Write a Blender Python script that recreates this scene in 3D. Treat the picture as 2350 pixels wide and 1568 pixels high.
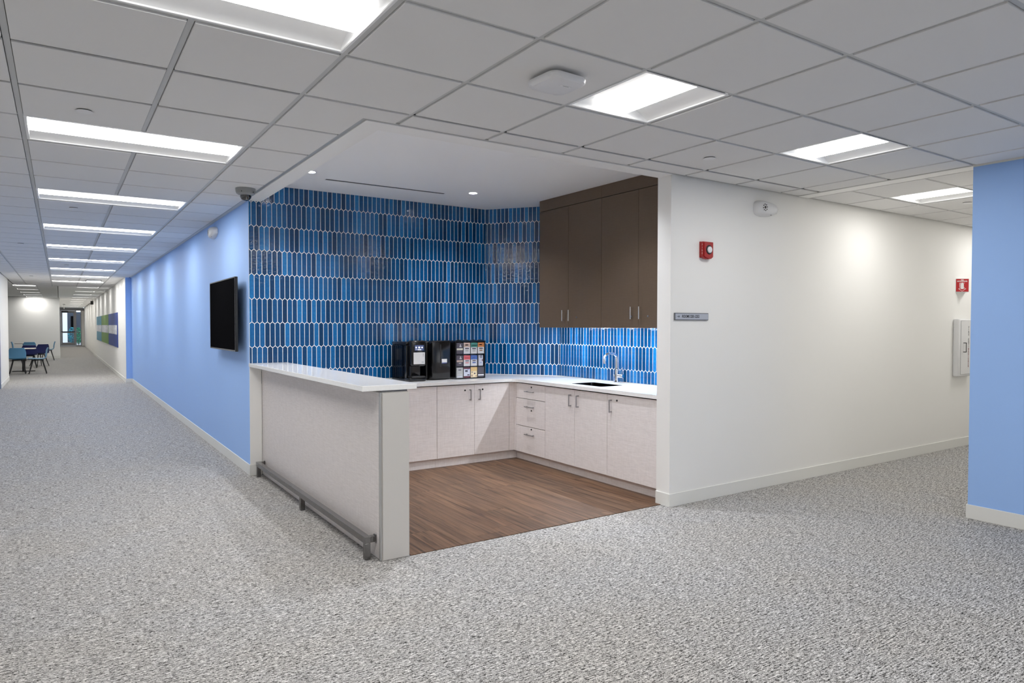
import bpy, bmesh, math, random
from mathutils import Matrix, Vector
from math import pi, sin, cos, radians, sqrt

# ------------------------------------------------------------------ scene, camera, world, exposure
S = bpy.context.scene
COL = S.collection
for o in list(bpy.data.objects):
    bpy.data.objects.remove(o)

YAW, PITCH, ROLL = -0.5870454736, 0.0234222794, 0.0010767746
cam_d = bpy.data.cameras.new('camera')
cam_d.sensor_fit = 'HORIZONTAL'
cam_d.sensor_width = 36.0
cam_d.lens = 1560.66 / 2350.0 * 36.0
cam_d.clip_start = 0.05
cam_d.clip_end = 200
cam = bpy.data.objects.new('camera', cam_d)
COL.objects.link(cam)
cam.matrix_world = (Matrix.Translation((0, 0, 1.4298)) @ Matrix.Rotation(YAW, 4, 'Z')
                    @ Matrix.Rotation(pi / 2 - PITCH, 4, 'X') @ Matrix.Rotation(ROLL, 4, 'Z'))
S.camera = cam

world = bpy.data.worlds.new('world')
S.world = world
world.use_nodes = True
wn = world.node_tree.nodes['Background']
wn.inputs['Color'].default_value = (0.82, 0.90, 1.0, 1)
wn.inputs['Strength'].default_value = 2.2

S.view_settings.view_transform = 'Standard'
S.view_settings.look = 'None'
S.view_settings.gamma = 1
S.view_settings.use_curve_mapping = False
S.view_settings.exposure = 0.12
S.cycles.use_denoising = True
S.cycles.adaptive_threshold = 0.015
S.cycles.max_bounces = 14
S.cycles.diffuse_bounces = 12
S.cycles.glossy_bounces = 4
S.cycles.sample_clamp_indirect = 8.0
S.cycles.caustics_reflective = False
S.cycles.caustics_refractive = False

LENS_POWER = 30.0          # emission of the troffer lenses
DOWN_POWER = 2500.0         # emission of the visible downlights and the added unseen pair
STRIP_POWER = 200.0        # emission of the under-cabinet strip

C = 2.608                 # corridor ceiling height
KC = 2.77                 # pantry ceiling height
TS = 0.61                 # ceiling grid module
GX, GY = 1.0511, 2.2939   # ceiling grid origin
XB = 1.496                # corridor face of the left wall
YK = 6.741                # tiled wall plane
YW = 3.75                 # front wall plane
random.seed(7)

# ------------------------------------------------------------------ material helpers
def new_mat(name, col=(.8, .8, .8), rough=.5, metal=0.0, spec=.5, coat=0.0, emit=None, estr=0.0):
    m = bpy.data.materials.new(name)
    m.use_nodes = True
    b = m.node_tree.nodes['Principled BSDF']
    b.inputs['Base Color'].default_value = (*col, 1)
    b.inputs['Roughness'].default_value = rough
    b.inputs['Metallic'].default_value = metal
    b.inputs['Specular IOR Level'].default_value = spec
    b.inputs['Coat Weight'].default_value = coat
    if emit:
        b.inputs['Emission Color'].default_value = (*emit, 1)
        b.inputs['Emission Strength'].default_value = estr
    return m

def nodes(m):
    nt = m.node_tree
    return nt, nt.nodes, nt.links, nt.nodes['Principled BSDF']

def coords(nt, scale=(1, 1, 1), rot=(0, 0, 0), kind='Object', loc=(0, 0, 0)):
    tc = nt.nodes.new('ShaderNodeTexCoord')
    mp = nt.nodes.new('ShaderNodeMapping')
    mp.inputs['Scale'].default_value = scale
    mp.inputs['Rotation'].default_value = rot
    mp.inputs['Location'].default_value = loc
    nt.links.new(tc.outputs[kind], mp.inputs['Vector'])
    return mp.outputs['Vector']

def noise(nt, vec, scale=5, detail=2, rough=.5, dist=0.0):
    n = nt.nodes.new('ShaderNodeTexNoise')
    n.inputs['Scale'].default_value = scale
    n.inputs['Detail'].default_value = detail
    n.inputs['Roughness'].default_value = rough
    n.inputs['Distortion'].default_value = dist
    nt.links.new(vec, n.inputs['Vector'])
    return n.outputs['Fac']

def ramp(nt, fac, stops):
    r = nt.nodes.new('ShaderNodeValToRGB')
    e = r.color_ramp.elements
    while len(e) < len(stops):
        e.new(.5)
    for k, (p, c) in enumerate(stops):
        e[k].position = p
        e[k].color = (*c, 1)
    nt.links.new(fac, r.inputs['Fac'])
    return r.outputs['Color']

def mix(nt, a, b, fac, mode='MIX'):
    n = nt.nodes.new('ShaderNodeMix')
    n.data_type = 'RGBA'
    n.blend_type = mode
    for sock, v in ((n.inputs[0], fac), (n.inputs[6], a), (n.inputs[7], b)):
        if hasattr(v, 'links') or isinstance(v, bpy.types.NodeSocket):
            nt.links.new(v, sock)
        else:
            sock.default_value = v if isinstance(v, float) else (*v, 1)
    return n.outputs[2]

def bump(nt, b, h, strength=.3, dist=.002):
    n = nt.nodes.new('ShaderNodeBump')
    n.inputs['Strength'].default_value = strength
    n.inputs['Distance'].default_value = dist
    nt.links.new(h, n.inputs['Height'])
    nt.links.new(n.outputs['Normal'], b.inputs['Normal'])

def math_node(nt, op, a, b=None):
    n = nt.nodes.new('ShaderNodeMath')
    n.operation = op
    for k, v in enumerate((a, b)):
        if v is None:
            continue
        if isinstance(v, bpy.types.NodeSocket):
            nt.links.new(v, n.inputs[k])
        else:
            n.inputs[k].default_value = v
    return n.outputs[0]

# ------------------------------------------------------------------ materials
def paint(name, col, rough=.55):
    m = new_mat(name, col, rough, spec=.3)
    nt, N, L, b = nodes(m)
    v = coords(nt)
    f = noise(nt, v, 90, 3)
    bump(nt, b, f, .06, .001)
    return m

M_white = paint('white_paint', (.84, .835, .815))
M_blue = paint('blue_paint', (.335, .53, .92))
M_base = new_mat('baseboard_vinyl', (.76, .76, .73), .45)
M_gyp = paint('gypsum_white', (.94, .94, .94))
M_soffit = paint('soffit_paint', (.88, .875, .86))
M_greyblue = paint('grey_blue_paint', (.20, .24, .33))

M_tile_c = new_mat('acoustic_tile', (.74, .735, .73), .9, spec=.1)
nt, N, L, b = nodes(M_tile_c)
bump(nt, b, noise(nt, coords(nt), 260, 3), .12, .001)
M_tee = new_mat('tee_bar_metal', (.54, .55, .55), .5)
M_gap = new_mat('ceiling_void', (.25, .25, .25), .9)
M_alu = new_mat('aluminium_trim', (.50, .50, .49), .38, metal=.6)

# carpet
M_carpet = new_mat('carpet', (.4, .4, .4), .95, spec=.05)
nt, N, L, b = nodes(M_carpet)
v1 = coords(nt, (52, 130, 1))
v2 = coords(nt, (13, 150, 1), loc=(3, 5, 0))
v3 = coords(nt, (1.2, 1.6, 1))
v4 = coords(nt, (150, 300, 1), loc=(7, 1, 0))
n1 = noise(nt, v1, 1.0, 2, .6)
n2 = noise(nt, v2, 1.0, 2, .5)
n4 = noise(nt, v4, 1.0, 1, .5)
n3 = noise(nt, v3, 1.0, 3, .6)
f = math_node(nt, 'ADD', math_node(nt, 'ADD', math_node(nt, 'MULTIPLY', n1, .42), math_node(nt, 'MULTIPLY', n2, .26)), math_node(nt, 'MULTIPLY', n4, .32))
col = ramp(nt, f, [(.39, (.010, .010, .010)), (.44, (.09, .088, .086)), (.475, (.31, .306, .30)), (.535, (.45, .446, .44)), (.595, (.80, .795, .79))])
tint = ramp(nt, n3, [(.35, (.995, .97, .94)), (.65, (.985, .98, .985))])
L.new(mix(nt, col, tint, 1.0, 'MULTIPLY'), b.inputs['Base Color'])
bump(nt, b, f, .5, .003)

# wood planks
M_wood = new_mat('wood_plank', (.2, .1, .06), .42, spec=.35)
nt, N, L, b = nodes(M_wood)
oi = N.new('ShaderNodeObjectInfo')
tc = N.new('ShaderNodeTexCoord')
mp = N.new('ShaderNodeMapping')
L.new(tc.outputs['Object'], mp.inputs['Vector'])
mp.inputs['Scale'].default_value = (38, 1.3, 1)
cmb = N.new('ShaderNodeCombineXYZ')
L.new(math_node(nt, 'MULTIPLY', oi.outputs['Random'], 37.0), cmb.inputs[0])
L.new(math_node(nt, 'MULTIPLY', oi.outputs['Random'], 91.0), cmb.inputs[1])
L.new(cmb.outputs[0], mp.inputs['Location'])
g1 = noise(nt, mp.outputs['Vector'], 1.0, 5, .6, 1.2)
mp2 = N.new('ShaderNodeMapping')
L.new(tc.outputs['Object'], mp2.inputs['Vector'])
mp2.inputs['Scale'].default_value = (150, 5, 1)
L.new(cmb.outputs[0], mp2.inputs['Location'])
g2 = noise(nt, mp2.outputs['Vector'], 1.0, 2, .5)
wc = ramp(nt, g1, [(.32, (.038, .019, .010)), (.42, (.095, .051, .028)), (.54, (.155, .088, .050)), (.68, (.22, .130, .077))])
wc2 = ramp(nt, g2, [(.36, (.68, .66, .64)), (.52, (1, 1, 1))])
wcol = mix(nt, wc, wc2, .65, 'MULTIPLY')
tone = ramp(nt, oi.outputs['Random'], [(0, (.86, .86, .86)), (1, (1.12, 1.08, 1.05))])
L.new(mix(nt, wcol, tone, 1.0, 'MULTIPLY'), b.inputs['Base Color'])
bump(nt, b, g2, .12, .001)

# linen-look laminate
def laminate(name, col, lo=.86):
    m = new_mat(name, col, .45, spec=.35)
    nt, N, L, b = nodes(m)
    tc = N.new('ShaderNodeTexCoord')
    def strand(scale):
        mp = N.new('ShaderNodeMapping')
        mp.inputs['Scale'].default_value = scale
        L.new(tc.outputs['Object'], mp.inputs['Vector'])
        return noise(nt, mp.outputs['Vector'], 1.0, 3, .6)
    a = strand((14, 14, 420))
    c = strand((420, 420, 12))
    f = math_node(nt, 'ADD', math_node(nt, 'MULTIPLY', a, .58), math_node(nt, 'MULTIPLY', c, .42))
    k = ramp(nt, f, [(.38, (lo, lo * .985, lo * .975)), (.62, (1.08, 1.08, 1.08))])
    L.new(mix(nt, col, k, 1.0, 'MULTIPLY'), b.inputs['Base Color'])
    bump(nt, b, f, .1, .001)
    return m
M_linen_lit = laminate('linen_laminate_lit', (.80, .755, .745), .86)  # bar linen lightened for the cabinets, stands in for stronger light there
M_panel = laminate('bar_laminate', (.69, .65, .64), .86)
M_greige = new_mat('greige_laminate', (.58, .56, .53), .5)
M_brown = laminate('brown_laminate', (.118, .083, .055), .94)
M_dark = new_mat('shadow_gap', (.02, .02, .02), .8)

M_quartz = new_mat('white_quartz', (.74, .74, .73), .12, spec=.5)
nt, N, L, b = nodes(M_quartz)
q = ramp(nt, noise(nt, coords(nt), 60, 3), [(.35, (.86, .86, .85)), (.65, (.89, .89, .885))])
L.new(q, b.inputs['Base Color'])

# handmade glazed tile: tone differs from piece to piece
M_glaze = new_mat('blue_glaze', (.02, .12, .4), .045, spec=.5)
nt, N, L, b = nodes(M_glaze)
oi = N.new('ShaderNodeObjectInfo')
ge = N.new('ShaderNodeNewGeometry')
rnd = math_node(nt, 'FRACT', math_node(nt, 'ADD', oi.outputs['Random'], ge.outputs['Random Per Island']))
tcol = ramp(nt, rnd, [(0, (.0012, .034, .105)), (.3, (.0018, .055, .168)), (.65, (.0025, .082, .245)), (.88, (.005, .118, .33)), (1, (.012, .165, .43))])
blot = ramp(nt, noise(nt, coords(nt, (1, 1, 1), kind='Object'), 38, 3, .6), [(.35, (.74, .74, .78)), (.65, (1.2, 1.15, 1.12))])
tcm = mix(nt, tcol, blot, .8, 'MULTIPLY')
L.new(tcm, b.inputs['Base Color'])
geo_v = coords(nt, (1, 1, 1), kind='Generated')
tcw = N.new('ShaderNodeNewGeometry')
bn = N.new('ShaderNodeTexNoise')
bn.inputs['Scale'].default_value = 48
bn.inputs['Detail'].default_value = 2
bn.inputs['Roughness'].default_value = .5
L.new(tcw.outputs['Position'], bn.inputs['Vector'])
bump(nt, b, bn.outputs['Fac'], .6, .0026)
M_grout = new_mat('white_grout', (.90, .90, .87), .8)

M_steel = new_mat('brushed_steel', (.23, .225, .225), .22, metal=1.0)
nt, N, L, b = nodes(M_steel)

M_handle = new_mat('satin_nickel', (.36, .36, .37), .3, metal=1.0)
M_chrome = new_mat('chrome', (.85, .86, .88), .06, metal=1.0)
M_sink = new_mat('sink_steel', (.045, .045, .045), .22, metal=1.0)
M_black = new_mat('gloss_black_plastic', (.006, .006, .007), .14, spec=.5)
M_mblack = new_mat('matt_black', (.010, .010, .011), .55)
M_screen = new_mat('dark_screen', (.006, .006, .007), .5, spec=.0)
M_wplastic = new_mat('white_plastic', (.72, .72, .73), .35)
M_cardw = new_mat('card_white', (.80, .80, .80), .5)
M_gplastic = new_mat('grey_plastic', (.33, .34, .35), .45)
M_red = new_mat('red_plastic', (.36, .012, .012), .35)
M_redsign = new_mat('red_sign', (.48, .008, .014), .4)
M_print = new_mat('black_print', (.008, .008, .01), .6)
M_wprint = new_mat('white_print', (.85, .85, .85), .6)
M_pinkprint = new_mat('pale_print', (.62, .30, .28), .6)
M_redprint = new_mat('dark_red_print', (.18, .02, .04), .6)
M_glassy = new_mat('smoked_dome', (.012, .012, .014), .05, spec=.8, coat=.6)
M_clear = new_mat('strobe_lens', (.75, .75, .78), .12, spec=.7)
M_door = new_mat('door_frame_grey', (.33, .335, .36), .45)
M_lens = new_mat('lit_lens', (.9, .9, .9), .5, emit=(1.0, .98, .945), estr=LENS_POWER)
M_side = new_mat('lens_side', (.9, .9, .9), .5, emit=(1.0, .985, .96), estr=1.6)
M_refl = new_mat('troffer_white', (.82, .825, .83), .45)
M_down = new_mat('downlight_lens', (.9, .9, .9), .5, emit=(.93, .95, 1.0), estr=DOWN_POWER)
M_strip = new_mat('strip_lens', (.9, .9, .9), .5, emit=(.88, .93, 1.0), estr=STRIP_POWER)
M_chair = new_mat('sky_blue_shell', (.105, .29, .48), .4)
M_navy = new_mat('navy_shell', (.012, .018, .12), .4)
M_table = new_mat('table_top_pale', (.55, .50, .46), .4)

def flat(name, col, rough=.5, **k):
    return new_mat(name, col, rough, **k)

# ------------------------------------------------------------------ mesh helpers
def link(name, bm, mat, parent=None, smooth=False, **props):
    me = bpy.data.meshes.new(name)
    bm.normal_update()
    bm.to_mesh(me)
    bm.free()
    mats = mat if isinstance(mat, (list, tuple)) else [mat]
    for m in mats:
        me.materials.append(m)
    if smooth:
        me.polygons.foreach_set('use_smooth', [True] * len(me.polygons))
        try:
            me.set_sharp_from_angle(angle=radians(35))
        except Exception:
            pass
    o = bpy.data.objects.new(name, me)
    COL.objects.link(o)
    if parent:
        o.parent = parent
    for k, v in props.items():
        o[k] = v
    return o

def add_box(bm, lo, hi, bev=0.0, seg=2, mi=0):
    n0 = len(bm.faces)
    r = bmesh.ops.create_cube(bm, size=1.0)
    c = [(lo[i] + hi[i]) / 2 for i in range(3)]
    s = [abs(hi[i] - lo[i]) for i in range(3)]
    bmesh.ops.scale(bm, vec=s, verts=r['verts'])
    bmesh.ops.translate(bm, vec=c, verts=r['verts'])
    if bev > 0:
        es = list({e for v in r['verts'] for e in v.link_edges})
        bmesh.ops.bevel(bm, geom=es, offset=bev, segments=seg, affect='EDGES', profile=.5)
    if mi:
        bm.faces.ensure_lookup_table()
        for f in bm.faces[n0 if bev == 0 else 0:]:
            f.material_index = mi
    return bm

def box(lo, hi, bev=0.0, seg=2):
    return add_box(bmesh.new(), lo, hi, bev, seg)

def add_cyl(bm, p0, p1, r0, r1=None, seg=20, caps=True):
    r1 = r0 if r1 is None else r1
    p0, p1 = Vector(p0), Vector(p1)
    d = p1 - p0
    q = Vector((0, 0, 1)).rotation_difference(d.normalized()).to_matrix().to_4x4()
    M = Matrix.Translation((p0 + p1) / 2) @ q
    bmesh.ops.create_cone(bm, cap_ends=caps, segments=seg, radius1=r0, radius2=r1, depth=d.length, matrix=M)
    return bm

def cyl(*a, **k):
    return add_cyl(bmesh.new(), *a, **k)

def add_lathe(bm, prof, center=(0, 0, 0), axis='Z', seg=28):
    rings = []
    for r, h in prof:
        ring = []
        for k in range(seg):
            a = 2 * pi * k / seg
            if axis == 'Z':
                p = (r * cos(a), r * sin(a), h)
            elif axis == 'Y':
                p = (r * cos(a), h, r * sin(a))
            else:
                p = (h, r * cos(a), r * sin(a))
            ring.append(bm.verts.new([p[i] + center[i] for i in range(3)]))
        rings.append(ring)
    for a_, b_ in zip(rings, rings[1:]):
        for k in range(seg):
            bm.faces.new((a_[k], a_[(k + 1) % seg], b_[(k + 1) % seg], b_[k]))
    for ring, (r, h) in ((rings[0], prof[0]), (rings[-1], prof[-1])):
        if r < .002:
            bm.faces.new(ring)
    bmesh.ops.recalc_face_normals(bm, faces=bm.faces)
    return bm

def add_prism(bm, pts, z0, z1, M=None):
    """polygon pts (u, v) extruded from z0 to z1"""
    a = [bm.verts.new((p[0], p[1], z0)) for p in pts]
    b_ = [bm.verts.new((p[0], p[1], z1)) for p in pts]
    n = len(pts)
    fs = [bm.faces.new(a[::-1]), bm.faces.new(b_)]
    for k in range(n):
        fs.append(bm.faces.new((a[k], a[(k + 1) % n], b_[(k + 1) % n], b_[k])))
    if M is not None:
        bmesh.ops.transform(bm, matrix=M, verts=a + b_)
    bmesh.ops.recalc_face_normals(bm, faces=fs)
    return bm

def prism_holes(outer, holes, z0, z1):
    bm = bmesh.new()
    es = []
    for loop in [outer] + holes:
        vs = [bm.verts.new((p[0], p[1], z0)) for p in loop]
        es += [bm.edges.new((vs[k], vs[(k + 1) % len(vs)])) for k in range(len(vs))]
    bmesh.ops.triangle_fill(bm, edges=es, use_beauty=True, use_dissolve=False)
    r = bmesh.ops.extrude_face_region(bm, geom=list(bm.faces))
    bmesh.ops.translate(bm, vec=(0, 0, z1 - z0), verts=[g for g in r['geom'] if isinstance(g, bmesh.types.BMVert)])
    bmesh.ops.recalc_face_normals(bm, faces=bm.faces)
    return bm

def rrect(x0, y0, x1, y1, r, n=5):
    pts = []
    for cx, cy, a0 in ((x1 - r, y1 - r, 0), (x0 + r, y1 - r, pi / 2), (x0 + r, y0 + r, pi), (x1 - r, y0 + r, 3 * pi / 2)):
        for k in range(n + 1):
            a = a0 + pi / 2 * k / n
            pts.append((cx + r * cos(a), cy + r * sin(a)))
    return pts

def add_tube(bm, pts, r, seg=12, radii=None):
    pts = [Vector(p) for p in pts]
    rings = []
    up = Vector((0, 0, 1))
    t0 = (pts[1] - pts[0]).normalized()
    nrm = t0.orthogonal().normalized()
    for k, p in enumerate(pts):
        t = (pts[min(k + 1, len(pts) - 1)] - pts[max(k - 1, 0)]).normalized()
        nrm = (nrm - t * nrm.dot(t)).normalized()
        bn_ = t.cross(nrm)
        rr = radii[k] if radii else r
        rings.append([bm.verts.new(p + (nrm * cos(2 * pi * j / seg) + bn_ * sin(2 * pi * j / seg)) * rr) for j in range(seg)])
    for a_, b_ in zip(rings, rings[1:]):
        for j in range(seg):
            bm.faces.new((a_[j], a_[(j + 1) % seg], b_[(j + 1) % seg], b_[j]))
    bm.faces.new(rings[0])
    bm.faces.new(rings[-1])
    bmesh.ops.recalc_face_normals(bm, faces=bm.faces)
    return bm

def thing(name, label, cat, loc=(0, 0, 0), rz=0, group=None):
    o = bpy.data.objects.new(name, None)
    o.empty_display_size = .1
    COL.objects.link(o)
    o.location = loc
    o.rotation_euler = (0, 0, rz)
    tag(o, label, cat, group)
    return o

def tag(o, label, cat, group=None):
    o['label'] = label
    o['category'] = cat
    if group:
        o['group'] = group
    return o

def struct(name, bm, mat, parent=None, **k):
    o = link(name, bm, mat, parent, **k)
    if parent is None:
        o['kind'] = 'structure'
    return o

def copy_tree(src, parent=None):
    c = src.copy()
    COL.objects.link(c)
    if parent:
        c.parent = parent
    for ch in list(src.children):
        copy_tree(ch, c)
    return c

_font_cache = {}
def text_mesh(txt, size, depth=.0008, bold=.0, align='CENTER', sx=1.0, spacing=1.0):
    cu = bpy.data.curves.new('t', 'FONT')
    cu.body = txt
    cu.size = size
    cu.extrude = depth
    cu.offset = bold
    cu.align_x = align
    cu.align_y = 'CENTER'
    cu.space_character = spacing
    ob = bpy.data.objects.new('t', cu)
    COL.objects.link(ob)
    dg = bpy.context.evaluated_depsgraph_get()
    me = bpy.data.meshes.new_from_object(ob.evaluated_get(dg))
    bpy.data.objects.remove(ob)
    bpy.data.curves.remove(cu)
    if sx != 1.0:
        me.transform(Matrix.Diagonal((sx, 1, 1, 1)))
    return me

def lettering(txt, size, mat, parent, M, **k):
    me = text_mesh(txt, size, **k)
    me.transform(M)
    me.materials.clear()
    me.materials.append(mat)
    me.name = 'lettering'
    o = bpy.data.objects.new('lettering', me)
    COL.objects.link(o)
    o.parent = parent
    return o

def face_y(x, y, z):
    """matrix: text plane facing -Y at point"""
    return Matrix.Translation((x, y, z)) @ Matrix.Rotation(pi / 2, 4, 'X')

# ------------------------------------------------------------------ floor and wood planks
floor = struct('floor', box((-6.0, -3.2, -.05), (14.0, 58, 0.0)), M_carpet)
wood_x0, wood_x1, wood_y0, wood_y1 = 1.79, 4.12, 3.835, 6.09
pw, pl = .18, 1.22
k0 = int((wood_x0 - 2.698) / pw) - 1
for k in range(k0, k0 + 16):
    xa, xb = 2.698 + k * pw, 2.698 + (k + 1) * pw
    xa_, xb_ = max(xa, wood_x0), min(xb, wood_x1)
    if xb_ - xa_ < .01:
        continue
    y = 4.425 - 3 * pl + {0: 0, 1: .80, 2: .37, 3: .62, 4: .60}.get(k % 5, .2) + .11 * ((k * 7) % 3)
    while y < wood_y1:
        ya, yb = max(y, wood_y0), min(y + pl, wood_y1)
        if yb - ya > .02:
            p = link('floor_plank', add_box(bmesh.new(), (-(xb_ - xa_) / 2 + .0004, -(yb - ya) / 2 + .0004, 0.0005),
                                            ((xb_ - xa_) / 2 - .0004, (yb - ya) / 2 - .0004, .005), .0006, 1), M_wood, floor)
            p.location = ((xa_ + xb_) / 2, (ya + yb) / 2, 0)
        y += pl

# ------------------------------------------------------------------ walls
wall_left = struct('wall_left', box((XB, 6.747, 0), (XB + .1, 19.3, 2.9)), M_blue)
# return and beige wall further down the corridor
wall_beige = struct('wall_left_far', box((1.362, 19.3, 0), (1.60, 38.5, 2.9)), M_white)
struct('trim_blue_return', box((1.366, 19.286, 0), (XB, 19.30, C)), M_blue)
struct('wall_left_end', box((1.42, 38.5, 0), (1.60, 55.6, 2.9)), M_white)
wall_front = struct('wall_front', box((3.985, YW, 0), (13.6, 3.892, 2.9)), M_white)
wall_kitchen_end = struct('wall_front_inner', box((4.662, 3.892, 0), (4.80, 6.2, 2.95)), M_white)
# tiled walls (white grout bed, tiles are set on it)
wall_back = struct('wall_back', box((XB + .1005, 6.747, 0), (4.9, 6.87, 2.95)), M_white)
link('grout_bed', box((XB + .0005, YK, .83), (4.118, 6.7465, KC)), M_grout, wall_back)
struct('trim_wall_end', box((XB, 6.733, 0), (1.603, 6.7465, 1.036)), M_white)
CH0, CH1 = Vector((4.112, YK)), Vector((4.661, 6.036))
ch_d = (CH1 - CH0).normalized()
ch_n = Vector((ch_d.y, -ch_d.x))       # faces the room (-x, -y)
if ch_n.y > 0:
    ch_n = -ch_n
bmc = bmesh.new()
add_prism(bmc, [tuple(CH0), tuple(CH1), tuple(CH1 - ch_n * .12), tuple(CH0 - ch_n * .12)], .83, KC + .1)
wall_corner = struct('wall_corner', bmc, M_grout)
wall_side = struct('wall_side', box((4.6615, 3.893, .83), (4.68, 6.05, KC + .05)), M_grout)
# right side block and small walls
wall_right = struct('wall_right', box((5.6185, -3.2, 0), (13.6, 2.313, 2.9)), M_white)
link('painted_face', box((5.618, -3.2, .001), (5.6184, 2.3128, 2.60)), M_blue, wall_right)
wall_near = struct('wall_near', box((-2.0, -3.3, 0), (5.618, -3.2, 2.9)), M_white)
wall_near_left = struct('wall_near_left', box((-2.0, -3.2, 0), (-1.9, 18.98, 2.9)), M_white)
wall_stub = struct('wall_left_stub', box((-6.0, 18.99, 0), (-1.105, 21.9, 2.9)), M_white)
struct('trim_stub_face', box((-1.9, 18.975, 0), (-1.106, 18.99, C)), M_greyblue)
wall_lounge = struct('wall_lounge', box((-6.0, 35.3, 0), (.012, 55.6, 2.9)), M_white)
struct('wall_lounge_side', box((-6.1, 21.9, 0), (-6.0, 35.3, 2.9)), M_white)
struct('wall_corridor_end', box((13.6, 2.0, 0), (13.7, 4.0, 2.9)), M_white)

# baseboards
BH = .104
def baseboard(name, lo, hi):
    return struct(name, box((lo[0], lo[1], 0), (hi[0], hi[1], BH), .002, 1), M_base)
baseboard('baseboard_left', (XB - .009, 6.72), (XB - .0002, 19.276))
baseboard('baseboard_left_return', (1.352, 19.276), (XB - .0002, 19.285))
baseboard('baseboard_left_end', (XB - .009, 6.723), (1.602, 6.7325))
baseboard('baseboard_left_far', (1.352, 19.2855), (1.3615, 38.49))
baseboard('baseboard_left_last', (1.41, 38.5), (1.4195, 55.2))
baseboard('baseboard_front', (3.976, YW - .009), (13.58, YW - .0002))
baseboard('baseboard_front_end', (3.976, YW), (3.9848, 3.893))
baseboard('baseboard_right', (5.608, -3.18), (5.6175, 2.322))
baseboard('baseboard_right_return', (5.618, 2.3135), (13.58, 2.3225))
baseboard('baseboard_stub', (-1.1045, 18.99), (-1.095, 21.89))
baseboard('baseboard_lounge', (-5.99, 35.29), (.02, 35.2995))
baseboard('baseboard_lounge_side', (.0125, 35.3), (.021, 55.2))

# ------------------------------------------------------------------ picket tiles
W, PITCH_Z, PT, GAP = .04744, .2302, .020, .0056
def tile_poly(c, k):
    """outline of the tile centred on s=c in row k (below boundary k), grout removed"""
    zt, zb = 2.614 - PITCH_Z * k, 2.614 - PITCH_Z * (k + 1)
    h = W / 2 - GAP / 2
    g = GAP * .55
    return [(c, zt - g * 1.3), (c - h, zt - PT - g + .001), (c - h, zb + g - .001), (c, zb - PT + g * 1.3), (c + h, zb + g - .001), (c + h, zt - PT - g + .001)]

def clip(poly, lo, hi):
    def cut(pl, inside, inter):
        out = []
        for a_, b_ in zip(pl, pl[1:] + pl[:1]):
            ia, ib = inside(a_), inside(b_)
            if ia:
                out.append(a_)
            if ia != ib:
                out.append(inter(a_, b_))
        return out
    for ax, val, sgn in ((0, lo[0], 1), (0, hi[0], -1), (1, lo[1], 1), (1, hi[1], -1)):
        if not poly:
            return []
        poly = cut(poly, lambda p: (p[ax] - val) * sgn >= 0,
                   lambda a_, b_: tuple(a_[i] + (b_[i] - a_[i]) * (val - a_[ax]) / (b_[ax] - a_[ax]) for i in (0, 1)))
    return poly

def area(p):
    return abs(sum(a_[0] * b_[1] - b_[0] * a_[1] for a_, b_ in zip(p, p[1:] + p[:1]))) / 2

def add_tile(bm, poly, M):
    # clean near-duplicate points
    q = []
    for p in poly:
        if not q or (abs(p[0] - q[-1][0]) + abs(p[1] - q[-1][1])) > 1e-4:
            q.append(p)
    if len(q) > 1 and (abs(q[0][0] - q[-1][0]) + abs(q[0][1] - q[-1][1])) < 1e-4:
        q.pop()
    cx = sum(p[0] for p in q) / len(q)
    cz = sum(p[1] for p in q) / len(q)
    wx = max(p[0] for p in q) - min(p[0] for p in q)
    wz = max(p[1] for p in q) - min(p[1] for p in q)
    ins = .0016
    def sh(p):
        return (cx + (p[0] - cx) * (1 - 2 * ins / max(wx, .006)), cz + (p[1] - cz) * (1 - 2 * ins / max(wz, .006)))
    n = len(q)
    r0 = [bm.verts.new(M @ Vector((p[0], p[1], 0.0))) for p in q]
    r1 = [bm.verts.new(M @ Vector((p[0], p[1], .0012))) for p in q]
    r2 = [bm.verts.new(M @ Vector((*sh(p), .0026))) for p in q]
    fs = []
    for a_, b_ in ((r0, r1), (r1, r2)):
        for k in range(n):
            fs.append(bm.faces.new((a_[k], a_[(k + 1) % n], b_[(k + 1) % n], b_[k])))
    fs.append(bm.faces.new(r2))
    bmesh.ops.recalc_face_normals(bm, faces=fs)

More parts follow.
